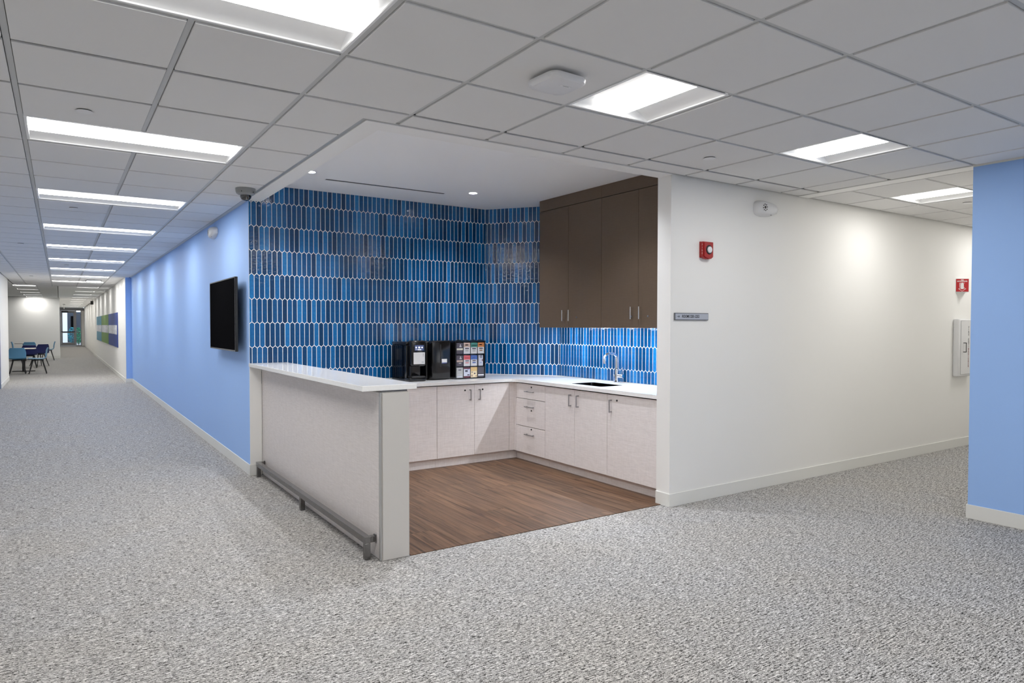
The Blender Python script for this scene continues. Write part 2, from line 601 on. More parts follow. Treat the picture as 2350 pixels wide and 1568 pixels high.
def tile_wall(parent, P0, d, n, length, z0, z1, phase, limit=300, order=None):
    """P0 (x, y) start, d along the wall, n into the room; row k=0 is below boundary 0, row -1 above it"""
    base = Matrix(((d[0], 0, n[0], P0[0]), (d[1], 0, n[1], P0[1]), (0, 1, 0, 0), (0, 0, 0, 1)))
    full = {}
    cells = []
    for k in range(-1, 8):
        off = phase + (W / 2 if k % 2 else 0)
        i0 = int((0 - off) / W) - 1
        i = i0
        while off + (i - 1) * W < length:
            c = off + i * W
            pl0 = tile_poly(c, k)
            pl1 = clip(pl0, (0.001, z0), (length - .001, z1))
            if pl1 and len(pl1) > 2 and area(pl1) > 3e-5:
                cells.append((c, k, pl1, abs(area(pl0) - area(pl1)) < 1e-9))
            i += 1
    cells.sort(key=lambda t: t[0])
    tm = None
    rest = bmesh.new()
    nrest = 0
    rg = random.Random(int(length * 1000))
    for idx, (c, k, pl1, whole) in enumerate(cells):
        ax, az = rg.gauss(0, .004), rg.gauss(0, .005)
        T = base @ Matrix.Translation((c, 2.614 - PITCH_Z * (k + .5) - PT / 2, .0002)) @ Matrix.Rotation(ax, 4, 'Y') @ Matrix.Rotation(az, 4, 'X')
        loc = [(p[0] - c, p[1] - (2.614 - PITCH_Z * (k + .5) - PT / 2)) for p in pl1]
        if idx < limit:
            if whole and tm:
                o = bpy.data.objects.new('tile', tm)
                COL.objects.link(o)
                o.parent = parent
            else:
                bm = bmesh.new()
                add_tile(bm, loc, Matrix.Identity(4))
                o = link('tile', bm, M_glaze, parent)
                if whole:
                    tm = o.data
            o.matrix_local = T
        else:
            add_tile(rest, loc, T)
            nrest += 1
    if nrest:
        link('tiles', rest, M_glaze, parent, kind='stuff')
    else:
        rest.free()

# phase: a tile of row 0 is centred on x = 1.544 in the photo
tile_wall(wall_back, (XB + .001, YK), (1, 0), (0, -1), 4.112 - XB - .001, .8715, KC - .002, 1.5440 - XB - .001)
tile_wall(wall_corner, tuple(CH0), tuple(ch_d), tuple(ch_n), (CH1 - CH0).length, .8715, KC - .002, 0.0)
tile_wall(wall_side, (4.6612, 6.034), (0, -1), (-1, 0), 6.034 - 3.893, .8715, 1.409, .030)

# ------------------------------------------------------------------ ceiling
ceiling = struct('ceiling', box((-6.1, -3.3, 2.86), (13.7, 55.8, 2.95)), M_gap)

def to_px(p):
    d = Vector(p) - Vector((0, 0, 1.4298))
    q = cam.matrix_world.to_3x3().inverted() @ d
    if q.z > -.05:
        return None
    return 1175 + 1560.66 * q.x / -q.z, 784 - 1560.66 * q.y / -q.z

light_cells = set()
LIGHTS = []     # x0, y0, cells along x, cells along y, lens axis, label, group
ordw = ['first', 'second', 'third', 'fourth', 'fifth', 'sixth', 'seventh', 'eighth', 'ninth', 'tenth']
for k in range(-2, 9):
    y0 = GY + k * 4 * TS
    if k < 0:
        lab = 'long lit ceiling troffer behind the camera, %s one back' % ('nearest' if k == -1 else 'farthest')
    elif k == 0:
        lab = 'long lit ceiling troffer cut by the top of the picture, nearest of the corridor row'
    else:
        lab = 'long lit ceiling troffer over the left corridor, %s from the camera' % ordw[k]
    LIGHTS.append((GX - 2 * TS, y0, 2, 1, 'X', lab, 'long troffers along the left corridor'))
    for i in (-2, -1):
        light_cells.add((i, k * 4))
for (i, j, lab) in ((2, 0, 'square lit ceiling troffer beside the white wireless access point'),
                    (5, 0, 'square lit ceiling troffer above the white wall, right of the access point troffer'),
                    (2, -4, 'square lit ceiling troffer just behind the camera, on the left'),
                    (5, -4, 'square lit ceiling troffer just behind the camera, on the right'),
                    (2, -7, 'square lit ceiling troffer well behind the camera, on the left'),
                    (5, -7, 'square lit ceiling troffer well behind the camera, on the right')):
    LIGHTS.append((GX + i * TS, GY + j * TS, 1, 1, 'Y', lab, 'square troffers of the open area'))
    light_cells.add((i, j))

tile_me = None
rest_bm = bmesh.new()
tee = bmesh.new()
n_tiles = 0
TG = .015
def ceil_tile(x0, y0, x1, y1, full):
    """tile hung in a cell, its face at z = C"""
    global tile_me, n_tiles
    ax, ay = x0 + TG, y0 + TG
    bx, by = x1 - TG, y1 - TG
    if bx - ax < .03 or by - ay < .03:
        return
    cx, cy = (ax + bx) / 2, (ay + by) / 2
    a_ = to_px((cx, ay, C))
    b_ = to_px((cx, by, C))
    seen = False
    if a_ and b_:
        inx = any(-60 < to_px((xx, yy, C))[0] < 2410 and -60 < to_px((xx, yy, C))[1] < 900
                  for xx in (ax, cx, bx) for yy in (ay, cy, by) if to_px((xx, yy, C)))
        seen = inx and abs(a_[1] - b_[1]) > 9
    lo, hi = (-(bx - ax) / 2, -(by - ay) / 2, 0), ((bx - ax) / 2, (by - ay) / 2, .018)
    if seen and n_tiles < 290:
        n_tiles += 1
        if full and tile_me:
            o = bpy.data.objects.new('ceiling_tile', tile_me)
            COL.objects.link(o)
            o.parent = ceiling
        else:
            o = link('ceiling_tile', add_box(bmesh.new(), lo, hi, .0015, 1), M_tile_c, ceiling)
            if full:
                tile_me = o.data
        o.location = (cx, cy, C)
    else:
        add_box(rest_bm, (ax, ay, C), (bx, by, C + .018))

def grid_region(x0, y0, x1, y1, gx, gy, skip=()):
    i0, i1 = math.floor((x0 - gx) / TS + 1e-6), math.ceil((x1 - gx) / TS - 1e-6)
    j0, j1 = math.floor((y0 - gy) / TS + 1e-6), math.ceil((y1 - gy) / TS - 1e-6)
    for i in range(i0, i1):
        for j in range(j0, j1):
            if (i, j) in skip:
                continue
            ax, bx = max(gx + i * TS, x0), min(gx + (i + 1) * TS, x1)
            ay, by = max(gy + j * TS, y0), min(gy + (j + 1) * TS, y1)
            ceil_tile(ax, ay, bx, by, abs(bx - ax - TS) < 1e-4 and abs(by - ay - TS) < 1e-4)
    zt = C + .008
    for i in range(i0, i1 + 1):
        x = gx + i * TS
        if x0 - 1e-3 <= x <= x1 + 1e-3:
            run = None
            for j in range(j0, j1 + 1):
                blocked = j == j1 or ((i - 1, j) in skip and (i, j) in skip)
                if not blocked and run is None:
                    run = max(gy + j * TS, y0)
                if blocked and run is not None:
                    ye = min(gy + j * TS, y1)
                    add_box(tee, (x - .012, run, zt), (x + .012, ye, zt + .0015))
                    add_box(tee, (x - .001, run, zt + .0016), (x + .001, ye, zt + .03))
                    run = None
    for j in range(j0, j1 + 1):
        y = gy + j * TS
        if y0 - 1e-3 <= y <= y1 + 1e-3:
            segs = []
            for i in range(i0, i1):
                # no cross tee through a double-cell troffer
                segs.append((max(gx + i * TS, x0), min(gx + (i + 1) * TS, x1)))
            for sa, sb in segs:
                add_box(tee, (sa + .012, y - .012, zt + .0004), (sb - .012, y + .012, zt + .0019))
                add_box(tee, (sa + .012, y - .001, zt + .002), (sb - .012, y + .001, zt + .03))

YR2, YR3 = GY + 2 * TS, GY + 3 * TS
grid_region(-1.9, -3.2, 5.598, YR2, GX, GY, light_cells)
grid_region(-1.9, YR2, GX, YR3, GX, GY, light_cells)
grid_region(GX + TS, YR2, 5.598, 3.726, GX, GY, light_cells)
grid_region(-1.9, YR3, 1.466, 18.97, GX, GY, light_cells)
# the L-shaped tile cut round the corner of the drop beam
ell = bmesh.new()
add_prism(ell, [(GX + TG, YR2 + TG), (GX + TS - TG, YR2 + TG), (GX + TS - TG, 3.711), (1.451, 3.711), (1.451, YR3 - TG), (GX + TG, YR3 - TG)], C, C + .018)
link('ceiling_tile', ell, M_tile_c, ceiling)
grid_region(-1.1, 18.97, 1.452, 24.8, GX, GY, light_cells)
grid_region(-6.0, 21.9, -1.1, 24.8, GX, GY, light_cells)
# right corridor has its own grid
RGX, RGY = 6.362, 2.722
rc_skip = {(0, 0), (4, 0), (8, 0)}
grid_region(5.77, 2.33, 13.58, 3.73, RGX, RGY, rc_skip)
for i, lab in ((0, 'square lit ceiling troffer beyond the ceiling beam at the far right'), (4, 'square lit ceiling troffer halfway along the right corridor'), (8, 'square lit ceiling troffer at the end of the right corridor')):
    LIGHTS.append((RGX + i * TS, RGY, 1, 1, 'Y', lab, 'square troffers of the right corridor'))
# lounge ceiling
LGX, LGY = -1.165, 24.85
lg_skip = {(0, 4 * k) for k in range(0, 5)} | {(-1, 16)}
grid_region(-6.0, 24.85, -.02, 35.29, LGX, LGY, lg_skip)
for k in range(0, 5):
    LIGHTS.append((LGX, LGY + 4 * k * TS, 1, 1, 'X', 'lit ceiling troffer over the lounge chairs, %s from the camera' % ordw[k], 'troffers over the lounge'))
for k in range(0, 10):
    LIGHTS.append((.45, 24.86 + 4 * k * .76, 1, 1, 'X', 'lit troffer at the far corridor end, %s of the row beyond the lounge' % ordw[k], 'troffers at the far corridor end'))
link('ceiling_tiles', rest_bm, M_tile_c, ceiling, kind='stuff')
link('ceiling_grid', tee, M_tee, ceiling, kind='stuff')

# smooth ceiling at the far end of the corridor, with openings for its troffers
holes = [[(.462, 24.872 + 3.04 * k), (1.048, 24.872 + 3.04 * k), (1.048, 24.848 + 3.04 * k + TS), (.462, 24.848 + 3.04 * k + TS)] for k in range(10)]
struct('ceiling_far', prism_holes([(-.018, 24.81), (1.362, 24.81), (1.362, 55.3), (-.018, 55.3)], holes, C, C + .004), M_gyp)
# beam strip at the mouth of the right corridor
struct('trim_beam', box((5.615, 2.3135, C - .001), (5.76, 3.735, C + .25)), M_soffit)
struct('trim_beam_edge', box((5.600, 2.33, C + .001), (5.612, 3.725, C + .02)), M_alu)

# header (drop beam) around the pantry opening, its shadow trim, pantry ceiling
hd = bmesh.new()
add_prism(hd, [(1.480, 3.738), (3.984, 3.738), (3.984, 3.885), (1.612, 3.885), (1.612, 6.7405), (XB, 6.7405), (1.480, 6.7405)], C - .002, 2.86)
header = struct('wall_header', hd, M_soffit)
tr = bmesh.new()
add_prism(tr, [(1.454, 3.714), (13.58, 3.714), (13.58, 3.7365), (1.4785, 3.7365), (1.4785, 6.74), (1.454, 6.74)], C + .004, C + .014)
struct('trim_reveal', tr, M_alu)
struct('trim_wall_angle', box((1.456, 6.75, C + .001), (XB - .0005, 24.8, C + .012)), M_tee)
# slot and can openings in the pantry ceiling
DL = [(1.849, 5.96), (3.508, 5.988), (2.35, 4.30), (3.50, 4.30)]  # last two lamps are unseen, added to brighten the pantry
def circ(cx, cy, r, n=24):
    return [(cx + r * cos(2 * pi * k / n), cy + r * sin(2 * pi * k / n)) for k in range(n)]
kh = [circ(x, y, .040) for x, y in DL] + [[(2.05, 6.152), (3.28, 6.152), (3.28, 6.196), (2.05, 6.196)]]
struct('ceiling_pantry', prism_holes([(1.6125, 3.8855), (4.90, 3.8855), (4.90, 6.74), (1.6125, 6.74)], kh, KC, KC + .03), M_gyp)
slot = thing('slot_diffuser', 'long black linear air slot in the white pantry ceiling', 'air vent', (2.665, 6.174, KC))
link('frame', box((-.617, -.024, .0305), (.617, .024, .05)), M_mblack, slot)
link('blade', box((-.6135, -.0212, .002), (.6135, .0212, .0302)), M_mblack, slot)
for n_, (x, y) in enumerate(DL):
    t = thing('recessed_downlight', ['small round recessed downlight in the pantry ceiling, left of the air slot', 'small round recessed downlight in the pantry ceiling, right of the air slot', 'added unseen downlight behind the front drop beam, left one', 'added unseen downlight behind the front drop beam, right one'][n_], 'ceiling light', (x, y, KC), 0, 'downlights of the pantry')
    link('trim_ring', add_lathe(bmesh.new(), [(.039, 0), (.048, -.002), (.050, -.0003), (.042, .001), (.0395, .02), (.0385, .02), (.0385, .001)], seg=28), M_wplastic, t, smooth=True)
    link('can', add_lathe(bmesh.new(), [(.0385, .0205), (.0385, .062), (.001, .063)], seg=28), M_refl, t, smooth=True)
    link('lamp', add_lathe(bmesh.new(), [(.034, .052), (.034, .046), (.03, .044), (.001, .043)], seg=24), M_down, t)

# ------------------------------------------------------------------ troffers
def make_troffer(nx, ny, axis):
    lx, ly = nx * TS - .026, ny * TS - .026
    L_, W_ = (lx, ly) if axis == 'X' else (ly, lx)
    R = Matrix.Identity(4) if axis == 'X' else Matrix.Rotation(pi / 2, 4, 'Z')
    h = L_ / 2
    w = W_ / 2
    parts = []
    prof = [(w, .004), (w - .012, .004), (w - .014, .010), (w - .05, .034), (w - .09, .050), (w - .13, .061), (.108, .066)]
    for s in (-1, 1):
        bm = bmesh.new()
        va = [bm.verts.new((-h + .012, s * p[0], p[1])) for p in prof]
        vb = [bm.verts.new((h - .012, s * p[0], p[1])) for p in prof]
        for k in range(len(prof) - 1):
            bm.faces.new((va[k], vb[k], vb[k + 1], va[k + 1]))
        for f in bm.faces:
            if f.normal.z > 0:
                f.normal_flip()
        bm.normal_update()
        for f in bm.faces:
            if f.normal.z > 0:
                f.normal_flip()
        bm.transform(R)
        parts.append(('reflector', bm, M_refl, True))
    bm = bmesh.new()
    for s in (-1, 1):
        add_box(bm, (s * h - (.012 if s > 0 else 0), -w, .003), (s * h + (.012 if s < 0 else 0), w, .005))
        add_box(bm, (s * (h - .013) - .001, -w + .014, .005), (s * (h - .013) + .001, w - .014, .09))
    add_box(bm, (-h, -w, .088), (h, w, .092))
    for s in (-1, 1):
        add_box(bm, (-h, s * w - .001, .005), (h, s * w + .001, .09))
    bm.transform(R)
    parts.append(('housing', bm, M_refl, False))
    bm = bmesh.new()
    lp = [(-.104, .0215), (-.085, .0195), (-.045, .018), (0, .0175), (.045, .018), (.085, .0195), (.104, .0215)]
    va = [bm.verts.new((-h + .016, p[0], p[1])) for p in lp]
    vb = [bm.verts.new((h - .016, p[0], p[1])) for p in lp]
    for k in range(len(lp) - 1):
        bm.faces.new((va[k], va[k + 1], vb[k + 1], vb[k]))
    bm.normal_update()
    if sum(f.normal.z * f.calc_area() for f in bm.faces) > 0:
        for f in bm.faces:
            f.normal_flip()
    bm.transform(R)
    parts.append(('lens', bm, M_lens, True))
    bm = bmesh.new()
    for s in (-1, 1):
        vs = [bm.verts.new(p) for p in ((-h + .016, s * .1045, .021), (h - .016, s * .1045, .021), (h - .016, s * .1045, .068), (-h + .016, s * .1045, .068))]
        f = bm.faces.new(vs)
        f.normal_update()
        if f.normal.y * s < 0:
            f.normal_flip()
    bm.transform(R)
    parts.append(('basket_side', bm, M_side, False))
    return parts

protos = {}
for (x0, y0, nx, ny, axis, lab, grp) in LIGHTS:
    loc = (x0 + nx * TS / 2, y0 + ny * TS / 2, C)
    key = (nx, ny, axis)
    if key not in protos:
        t = thing('ceiling_light', lab, 'ceiling light', loc, 0, grp)
        for nm, bm, mt, sm in make_troffer(nx, ny, axis):
            link(nm, bm, mt, t, smooth=sm)
        protos[key] = t
    else:
        t = copy_tree(protos[key])
        t.location = loc
        tag(t, lab, 'ceiling light', grp)

# ------------------------------------------------------------------ bar (half wall with top and foot rail)
bar = thing('serving_bar', 'freestanding half-height serving bar with white stone top and linen panel', 'counter', (1.70, 5.29, 0))
def at(o, bm):
    bm.transform(Matrix.Translation(-o.location))
    return bm
link('core', at(bar, box((1.6135, 3.846, 0), (1.7885, 6.7325, 1.026))), M_greige, bar)
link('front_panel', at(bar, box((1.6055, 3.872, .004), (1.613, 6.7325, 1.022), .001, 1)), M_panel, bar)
link('end_cap', at(bar, box((1.616, 3.836, .002), (1.790, 3.8455, 1.0195), .0012, 1)), M_greige, bar)
link('edge_trim', at(bar, box((1.603, 3.845, .002), (1.6125, 3.866, 1.024), .0006, 1)), M_alu, bar, label='brushed metal corner strip')
link('reveal_strip', at(bar, box((1.622, 3.852, 1.0265), (1.784, 6.73, 1.0365))), M_steel, bar)
link('bar_top', at(bar, box((1.486, 3.832, 1.037), (1.842, 6.7325, 1.070), .0025, 2)), M_quartz, bar, label='white stone slab with a long overhang')

rail = thing('foot_rail', 'brushed steel square foot rail on legs along the serving bar', 'foot rail', (1.55, 5.28, 0))
link('rail', at(rail, box((1.527, 3.905, .102), (1.566, 6.655, .142), .002, 2)), M_steel, rail)
for y in (3.905, 5.235, 6.617):
    link('leg', at(rail, box((1.529, y, .001), (1.564, y + .036, .1015), .0015, 1)), M_steel, rail)
for y in (3.907, 6.619):
    link('return', at(rail, box((1.5665, y, .104), (1.597, y + .036, .140), .0015, 1)), M_steel, rail)
    link('wall_plate', at(rail, box((1.5975, y + .002, .098), (1.6035, y + .034, .146), .0008, 1)), M_steel, rail)

# ------------------------------------------------------------------ base cabinets
ZT, ZB_ = .826, .098      # door top and bottom
def handle_v(parent, x, y, z, n, L=.112, mat=M_handle):
    """vertical bar pull; n = direction out of the door"""
    bm = bmesh.new()
    t = Vector((-n[1], n[0], 0))
    def P(u, v, w_):
        return (x + n[0] * u + t[0] * v, y + n[1] * u + t[1] * v, z + w_)
    def bx(a_, b_):
        lo = [min(a_[i], b_[i]) for i in range(3)]
        hi = [max(a_[i], b_[i]) for i in range(3)]
        add_box(bm, lo, hi, .001, 1)
    bx(P(.024, -.0045, -L / 2), P(.033, .0045, L / 2))
    bx(P(0.0005, -.0045, L / 2 - .010), P(.0245, .0045, L / 2))
    bx(P(0.0005, -.0045, -L / 2), P(.0245, .0045, -L / 2 + .010))
    o = link('handle', bm, mat, parent)
    return o

def handle_h(parent, x, y, z, L=.155):
    bm = bmesh.new()
    add_box(bm, (x - .033, y - L / 2, z - .0045), (x - .024, y + L / 2, z + .0045), .001, 1)
    for s in (-1, 1):
        yy = y + s * (L / 2 - .02)
        add_box(bm, (x - .0245, yy - .005, z - .0045), (x - .0005, yy + .005, z + .0045), .001, 1)
    return link('handle', bm, M_handle, parent)

def lock(parent, x, y, z, n, mat=M_handle):
    link('lock', cyl((x + n[0] * .0004, y + n[1] * .0004, z), (x + n[0] * .004, y + n[1] * .004, z), .0085, seg=18), M_print, parent, label='small round cabinet lock')

XF, YF = 4.041, 6.037      # door faces of the two runs
def base_unit_back(x0, x1, doors, label):
    c = thing('base_cabinet', label, 'cabinet')
    link('body', box((x0 + .0005, YF + .0205, .098), (x1 - .0005, 6.735, .828)), M_linen_lit, c)
    link('toe_kick', box((x0 + .0005, 6.075, .001), (x1 - .0005, 6.09, .0975)), M_linen_lit, c)
    for (a_, b_, hx, lx) in doors:
        d = link('door', box((a_ + .0015, YF, ZB_), (b_ - .0015, YF + .019, ZT - .004), .001, 1), M_linen_lit, c)
        if hx:
            handle_v(d, hx, YF, .719, (0, -1))
        if lx:
            lock(d, lx, YF, .768, (0, -1))
    return c
c0 = base_unit_back(1.80, 2.262, [(1.80, 2.262, 2.22, None)], 'pale linen base cabinet hidden behind the serving bar')
c1 = base_unit_back(2.263, 3.1205, [(2.263, 2.69, 2.64, None), (2.69, 3.1205, 2.745, None)], 'pale linen base cabinet at the bar end, one plain door showing')
c2 = base_unit_back(3.1215, 3.981, [(3.1215, 3.553, 3.496, 3.44), (3.553, 3.981, 3.606, 3.65)], 'pale linen two-door base cabinet below the drink machines')
cf = thing('corner_filler', 'narrow linen filler post in the inside corner of the base cabinets', 'cabinet')
bmf = bmesh.new()
add_prism(bmf, [(3.983, YF + .001), (XF - .003, YF + .001), (XF + .001, YF - .004), (XF + .001, 5.992), (XF + .02, 5.992), (XF + .02, YF + .02), (3.983, YF + .02)], ZB_, ZT)
link('panel', bmf, M_linen_lit, cf)
link('toe_kick', at(cf, box((3.982, 6.0755, .001), (4.0975, 6.0895, .0975))), M_linen_lit, cf)
link('toe_kick', at(cf, box((4.098, 5.9905, .001), (4.112, 6.0895, .0975))), M_linen_lit, cf)

def base_unit_side(y1, y0, label, btop=.82):
    c = thing('base_cabinet', label, 'cabinet')
    link('body', box((XF + .0205, y0 + .0005, .098), (4.655, y1 - .0005, btop)), M_linen_lit, c)
    link('toe_kick', box((4.098, y0 + .0005, .001), (4.112, y1 - .0005, .0975)), M_linen_lit, c)
    return c
s1 = base_unit_side(5.99, 5.475, 'pale linen drawer unit with three drawers beside the corner')
for za, zb, zh, zl in ((.668, ZT - .004, .745, .793), (.380, .662, .587, .551), (ZB_, .374, .298, .356)):
    d = link('drawer', box((XF, 5.4765, za), (XF + .019, 5.9885, zb), .001, 1), M_linen_lit, s1)
    handle_h(d, XF, 5.727, zh)
    lock(d, XF, 5.71, zl, (-1, 0))
link('dark_back_sheet', box((XF + .0195, 5.477, .1), (XF + .0203, 5.988, .82)), M_dark, s1)  # dark sheet that paints shade into the gaps between the drawers
s2 = base_unit_side(5.474, 4.547, 'pale linen two-door base cabinet below the sink', .69)
for a_, b_, hy in ((5.008, 5.474, 5.060), (4.547, 5.008, 4.948)):
    d = link('door', box((XF, a_ + .0015, ZB_), (XF + .019, b_ - .0015, ZT - .004), .001, 1), M_linen_lit, s2)
    handle_v(d, XF, hy, .720, (-1, 0))
s3 = base_unit_side(4.546, 3.899, 'pale linen single-door base cabinet next to the white wall end')
d = link('door', box((XF, 3.905, ZB_), (XF + .019, 4.5445, ZT - .004), .001, 1), M_linen_lit, s3)
handle_v(d, XF, 4.489, .722, (-1, 0))
lock(d, XF, 4.419, .776, (-1, 0))

# worktop: one continuous L with a clipped inside corner, sink cut-out
co = [(1.793, 6.010), (3.945, 6.010), (3.985, 5.995), (4.010, 5.965), (4.020, 5.925), (4.020, 3.898), (4.6545, 3.898), (4.6545, 6.030), (4.108, 6.733), (1.793, 6.733)]
sk = rrect(4.150, 4.752, 4.430, 5.205, .03, 5)
top = tag(link('worktop', prism_holes(co, [sk], .834, .866), M_quartz), 'continuous L-shaped white stone worktop over the base cabinets', 'countertop')
link('gap_shade', prism_holes([(1.80, 6.042), (4.03, 6.042), (4.05, 6.03), (4.05, 3.90), (4.10, 3.90), (4.10, 6.10), (1.80, 6.10)], [], .8285, .8335), M_dark, top)  # dark strip painted in for the shade under the worktop edge
sink = thing('kitchen_sink', 'undermount steel sink basin set into the white worktop', 'sink', (4.29, 4.978, .834))
bm = bmesh.new()
o1 = rrect(4.1505, 4.7525, 4.4295, 5.2045, .0295, 5)
o2 = rrect(4.156, 4.758, 4.424, 5.199, .035, 5)
r0 = [bm.verts.new((p[0], p[1], .8650)) for p in o1]
r1 = [bm.verts.new((p[0], p[1], .70)) for p in o2]
n = len(r0)
for k in range(n):
    bm.faces.new((r0[k], r0[(k + 1) % n], r1[(k + 1) % n], r1[k]))
bm.faces.new(r1)
bmesh.ops.recalc_face_normals(bm, faces=bm.faces)
for f in bm.faces:
    f.normal_flip()
link('basin', at(sink, bm), M_sink, sink, smooth=True)
link('drain', at(sink, add_lathe(bmesh.new(), [(.045, .7005), (.045, .703), (.02, .702), (.02, .7005)], (4.32, 4.978, 0), seg=24)), M_chrome, sink, smooth=True)

fa = thing('kitchen_faucet', 'tall chrome gooseneck faucet behind the sink', 'faucet', (4.600, 5.037, .8665))
link('base_flange', add_lathe(bmesh.new(), [(.001, 0), (.028, 0), (.028, .006), (.024, .010), (.001, .010)], seg=28), M_chrome, fa, smooth=True)
link('body', add_lathe(bmesh.new(), [(.023, .0102), (.0225, .12), (.020, .135), (.014, .140), (.001, .140)], seg=28), M_chrome, fa, smooth=True)
pts = [(0, 0, .1402), (0, 0, .20), (0, 0, .235)]
R_ = .082
for k in range(1, 15):
    a = pi * 1.08 * k / 14
    pts.append((-R_ + R_ * cos(a), 0, .235 + .055 * sin(a) if a < pi else .235 + .055 * sin(a)))
e_ = pts[-1]
pts.append((e_[0] + .004, 0, e_[2] - .03))
link('spout', add_tube(bmesh.new(), pts, .0125, 14), M_chrome, fa, smooth=True)
bm = bmesh.new()
add_cyl(bm, (0, -.022, .067), (0, -.085, .067), .0185, .0205, 24)
add_cyl(bm, (0, -.085, .067), (0, -.091, .067), .0205, .017, 24)
link('valve', bm, M_chrome, fa, smooth=True)
link('lever', cyl((0, -.070, .0865), (.012, -.074, .155), .0045, .0035, 12), M_chrome, fa, smooth=True)
link('side_knob', cyl((0, .0225, .067), (0, .040, .067), .010, .009, 16), M_chrome, fa, smooth=True)

# ------------------------------------------------------------------ wall cabinets with under-cabinet light
XU = 4.325
def wall_unit(y1, ym, y0, handles, locks, label):
    c = thing('wall_cabinet', label, 'cabinet', group=None)
    link('body', box((XU + .0205, y0 + .0005, 1.432), (4.652, y1 - .0005, 2.65)), M_brown, c)
    link('crown_panel', box((XU + .001, y0 + .0003, 2.6535), (4.652, y1 - .0003, 2.7685)), M_brown, c)
    for a_, b_, hy, hz, ly in ((ym, y1, handles[0], handles[2], locks[0]), (y0, ym, handles[1], handles[2], locks[1])):
        d = link('door', box((XU, a_ + .0015, 1.409), (XU + .019, b_ - .0015, 2.648), .001, 1), M_brown, c)
        bm = bmesh.new()
        add_cyl(bm, (XU - .032, hy, hz - .056), (XU - .032, hy, hz + .056), .0055, seg=12)
        for s in (-1, 1):
            add_cyl(bm, (XU - .032, hy, hz + s * .045), (XU - .0004, hy, hz + s * .045), .004, seg=10)
        link('handle', bm, M_chrome, d, smooth=True)
        if ly:
            link('lock', cyl((XU - .004, ly, 1.514), (XU - .0004, ly, 1.514), .0085, seg=16), M_handle, d, smooth=True)
    return c
wall_unit(5.967, 5.465, 4.958, (5.53, 5.425, 1.533), (None, 5.33), 'tall dark brown two-door wall cabinet, left half of the pair')
wall_unit(4.957, 4.458, 3.896, (4.525, 4.418, 1.545), (4.545, 4.335), 'tall dark brown two-door wall cabinet, right half against the white wall end')
us = thing('undercabinet_light', 'slim lit strip under the dark brown wall cabinets', 'light strip', (4.364, 4.93, 1.428))
link('housing', box((-.016, -.96, -.0005), (.016, .96, .003)), M_wplastic, us)
link('lens', box((-.006, -.95, -.0045), (.006, .95, -.0008)), M_strip, us)

# ------------------------------------------------------------------ drink machines on the worktop
ZC = .8665
cm = thing('coffee_brewer', 'gloss black single-cup coffee brewer with small screen and white front card', 'coffee machine', (2.99, 6.44, ZC))
M_smoke = new_mat('smoked_plastic', (.01, .01, .012), .05)
nt, N, L, b = nodes(M_smoke)
trn = N.new('ShaderNodeBsdfTransparent')
trn.inputs['Color'].default_value = (.40, .42, .45, 1)
mxs = N.new('ShaderNodeMixShader')
mxs.inputs[0].default_value = .30
L.new(trn.outputs[0], mxs.inputs[1])
L.new(b.outputs[0], mxs.inputs[2])
L.new(mxs.outputs[0], N['Material Output'].inputs['Surface'])
def rel(o, lo, hi):
    return tuple(lo[i] - o.location[i] for i in range(3)), tuple(hi[i] - o.location[i] for i in range(3))
def rb(o, lo, hi, bev=.0, seg=3):
    a_, b_ = rel(o, lo, hi)
    return box(a_, b_, bev, seg)
link('body', rb(cm, (2.925, 6.325, ZC + .001), (3.085, 6.400, 1.255), .012), M_black, cm, smooth=True)
link('lid', rb(cm, (2.905, 6.300, 1.230), (3.087, 6.655, 1.264), .014), M_black, cm, smooth=True)
link('tank_floor', rb(cm, (2.908, 6.340, ZC + .001), (3.085, 6.652, ZC + .020), .003, 1), M_black, cm)
link('corner_column', rb(cm, (2.905, 6.290, ZC + .001), (2.924, 6.330, 1.229), .006, 2), M_black, cm, smooth=True)
link('water_reservoir', rb(cm, (2.907, 6.4005, ZC + .0205), (3.083, 6.650, 1.2295), .004, 1), M_smoke, cm, label='smoked see-through water reservoir')
link('base', rb(cm, (2.900, 6.205, ZC + .001), (3.085, 6.33, ZC + .035), .010), M_black, cm, smooth=True)
bm = bmesh.new()
a_, b_ = rel(cm, (2.93, 6.212, 1.018), (3.090, 6.33, 1.278))
add_box(bm, a_, b_, .020, 3)
link('brew_head', bm, M_black, cm, smooth=True)
link('drip_tray', rb(cm, (2.925, 6.200, ZC + .0355), (3.078, 6.31, ZC + .052), .006, 2), M_mblack, cm, smooth=True)
link('drip_grille', rb(cm, (2.94, 6.212, ZC + .0522), (3.063, 6.30, ZC + .054)), M_steel, cm)
link('column_left', rb(cm, (2.925, 6.24, ZC + .0525), (2.940, 6.33, 1.02), .003, 1), M_black, cm)
link('front_card', rb(cm, (2.948, 6.2085, 1.040), (3.074, 6.2115, 1.158), .001, 1), M_cardw, cm, label='white card with a curved lower edge')
for k, (dx, dz, w_, h_) in enumerate(((.103, .100, .007, .012), (.103, .083, .002, .018), (.112, .083, .002, .018), (.088, .024, .028, .003), (.088, .016, .028, .003))):
    link('card_print', rb(cm, (2.948 + dx, 6.2078, 1.040 + dz - h_ / 2), (2.948 + dx + w_, 6.2083, 1.040 + dz + h_ / 2)), M_gplastic, cm)
M_lcd = new_mat('small_lcd', (.02, .02, .04), .2, emit=(.10, .16, .42), estr=.35)
M_lcdw = new_mat('lcd_icon', (.5, .5, .6), .3, emit=(.8, .86, 1.0), estr=.8)
scn = link('screen', rb(cm, (2.962, 6.2092, 1.178), (3.060, 6.2117, 1.232), .0005, 1), M_lcd, cm)
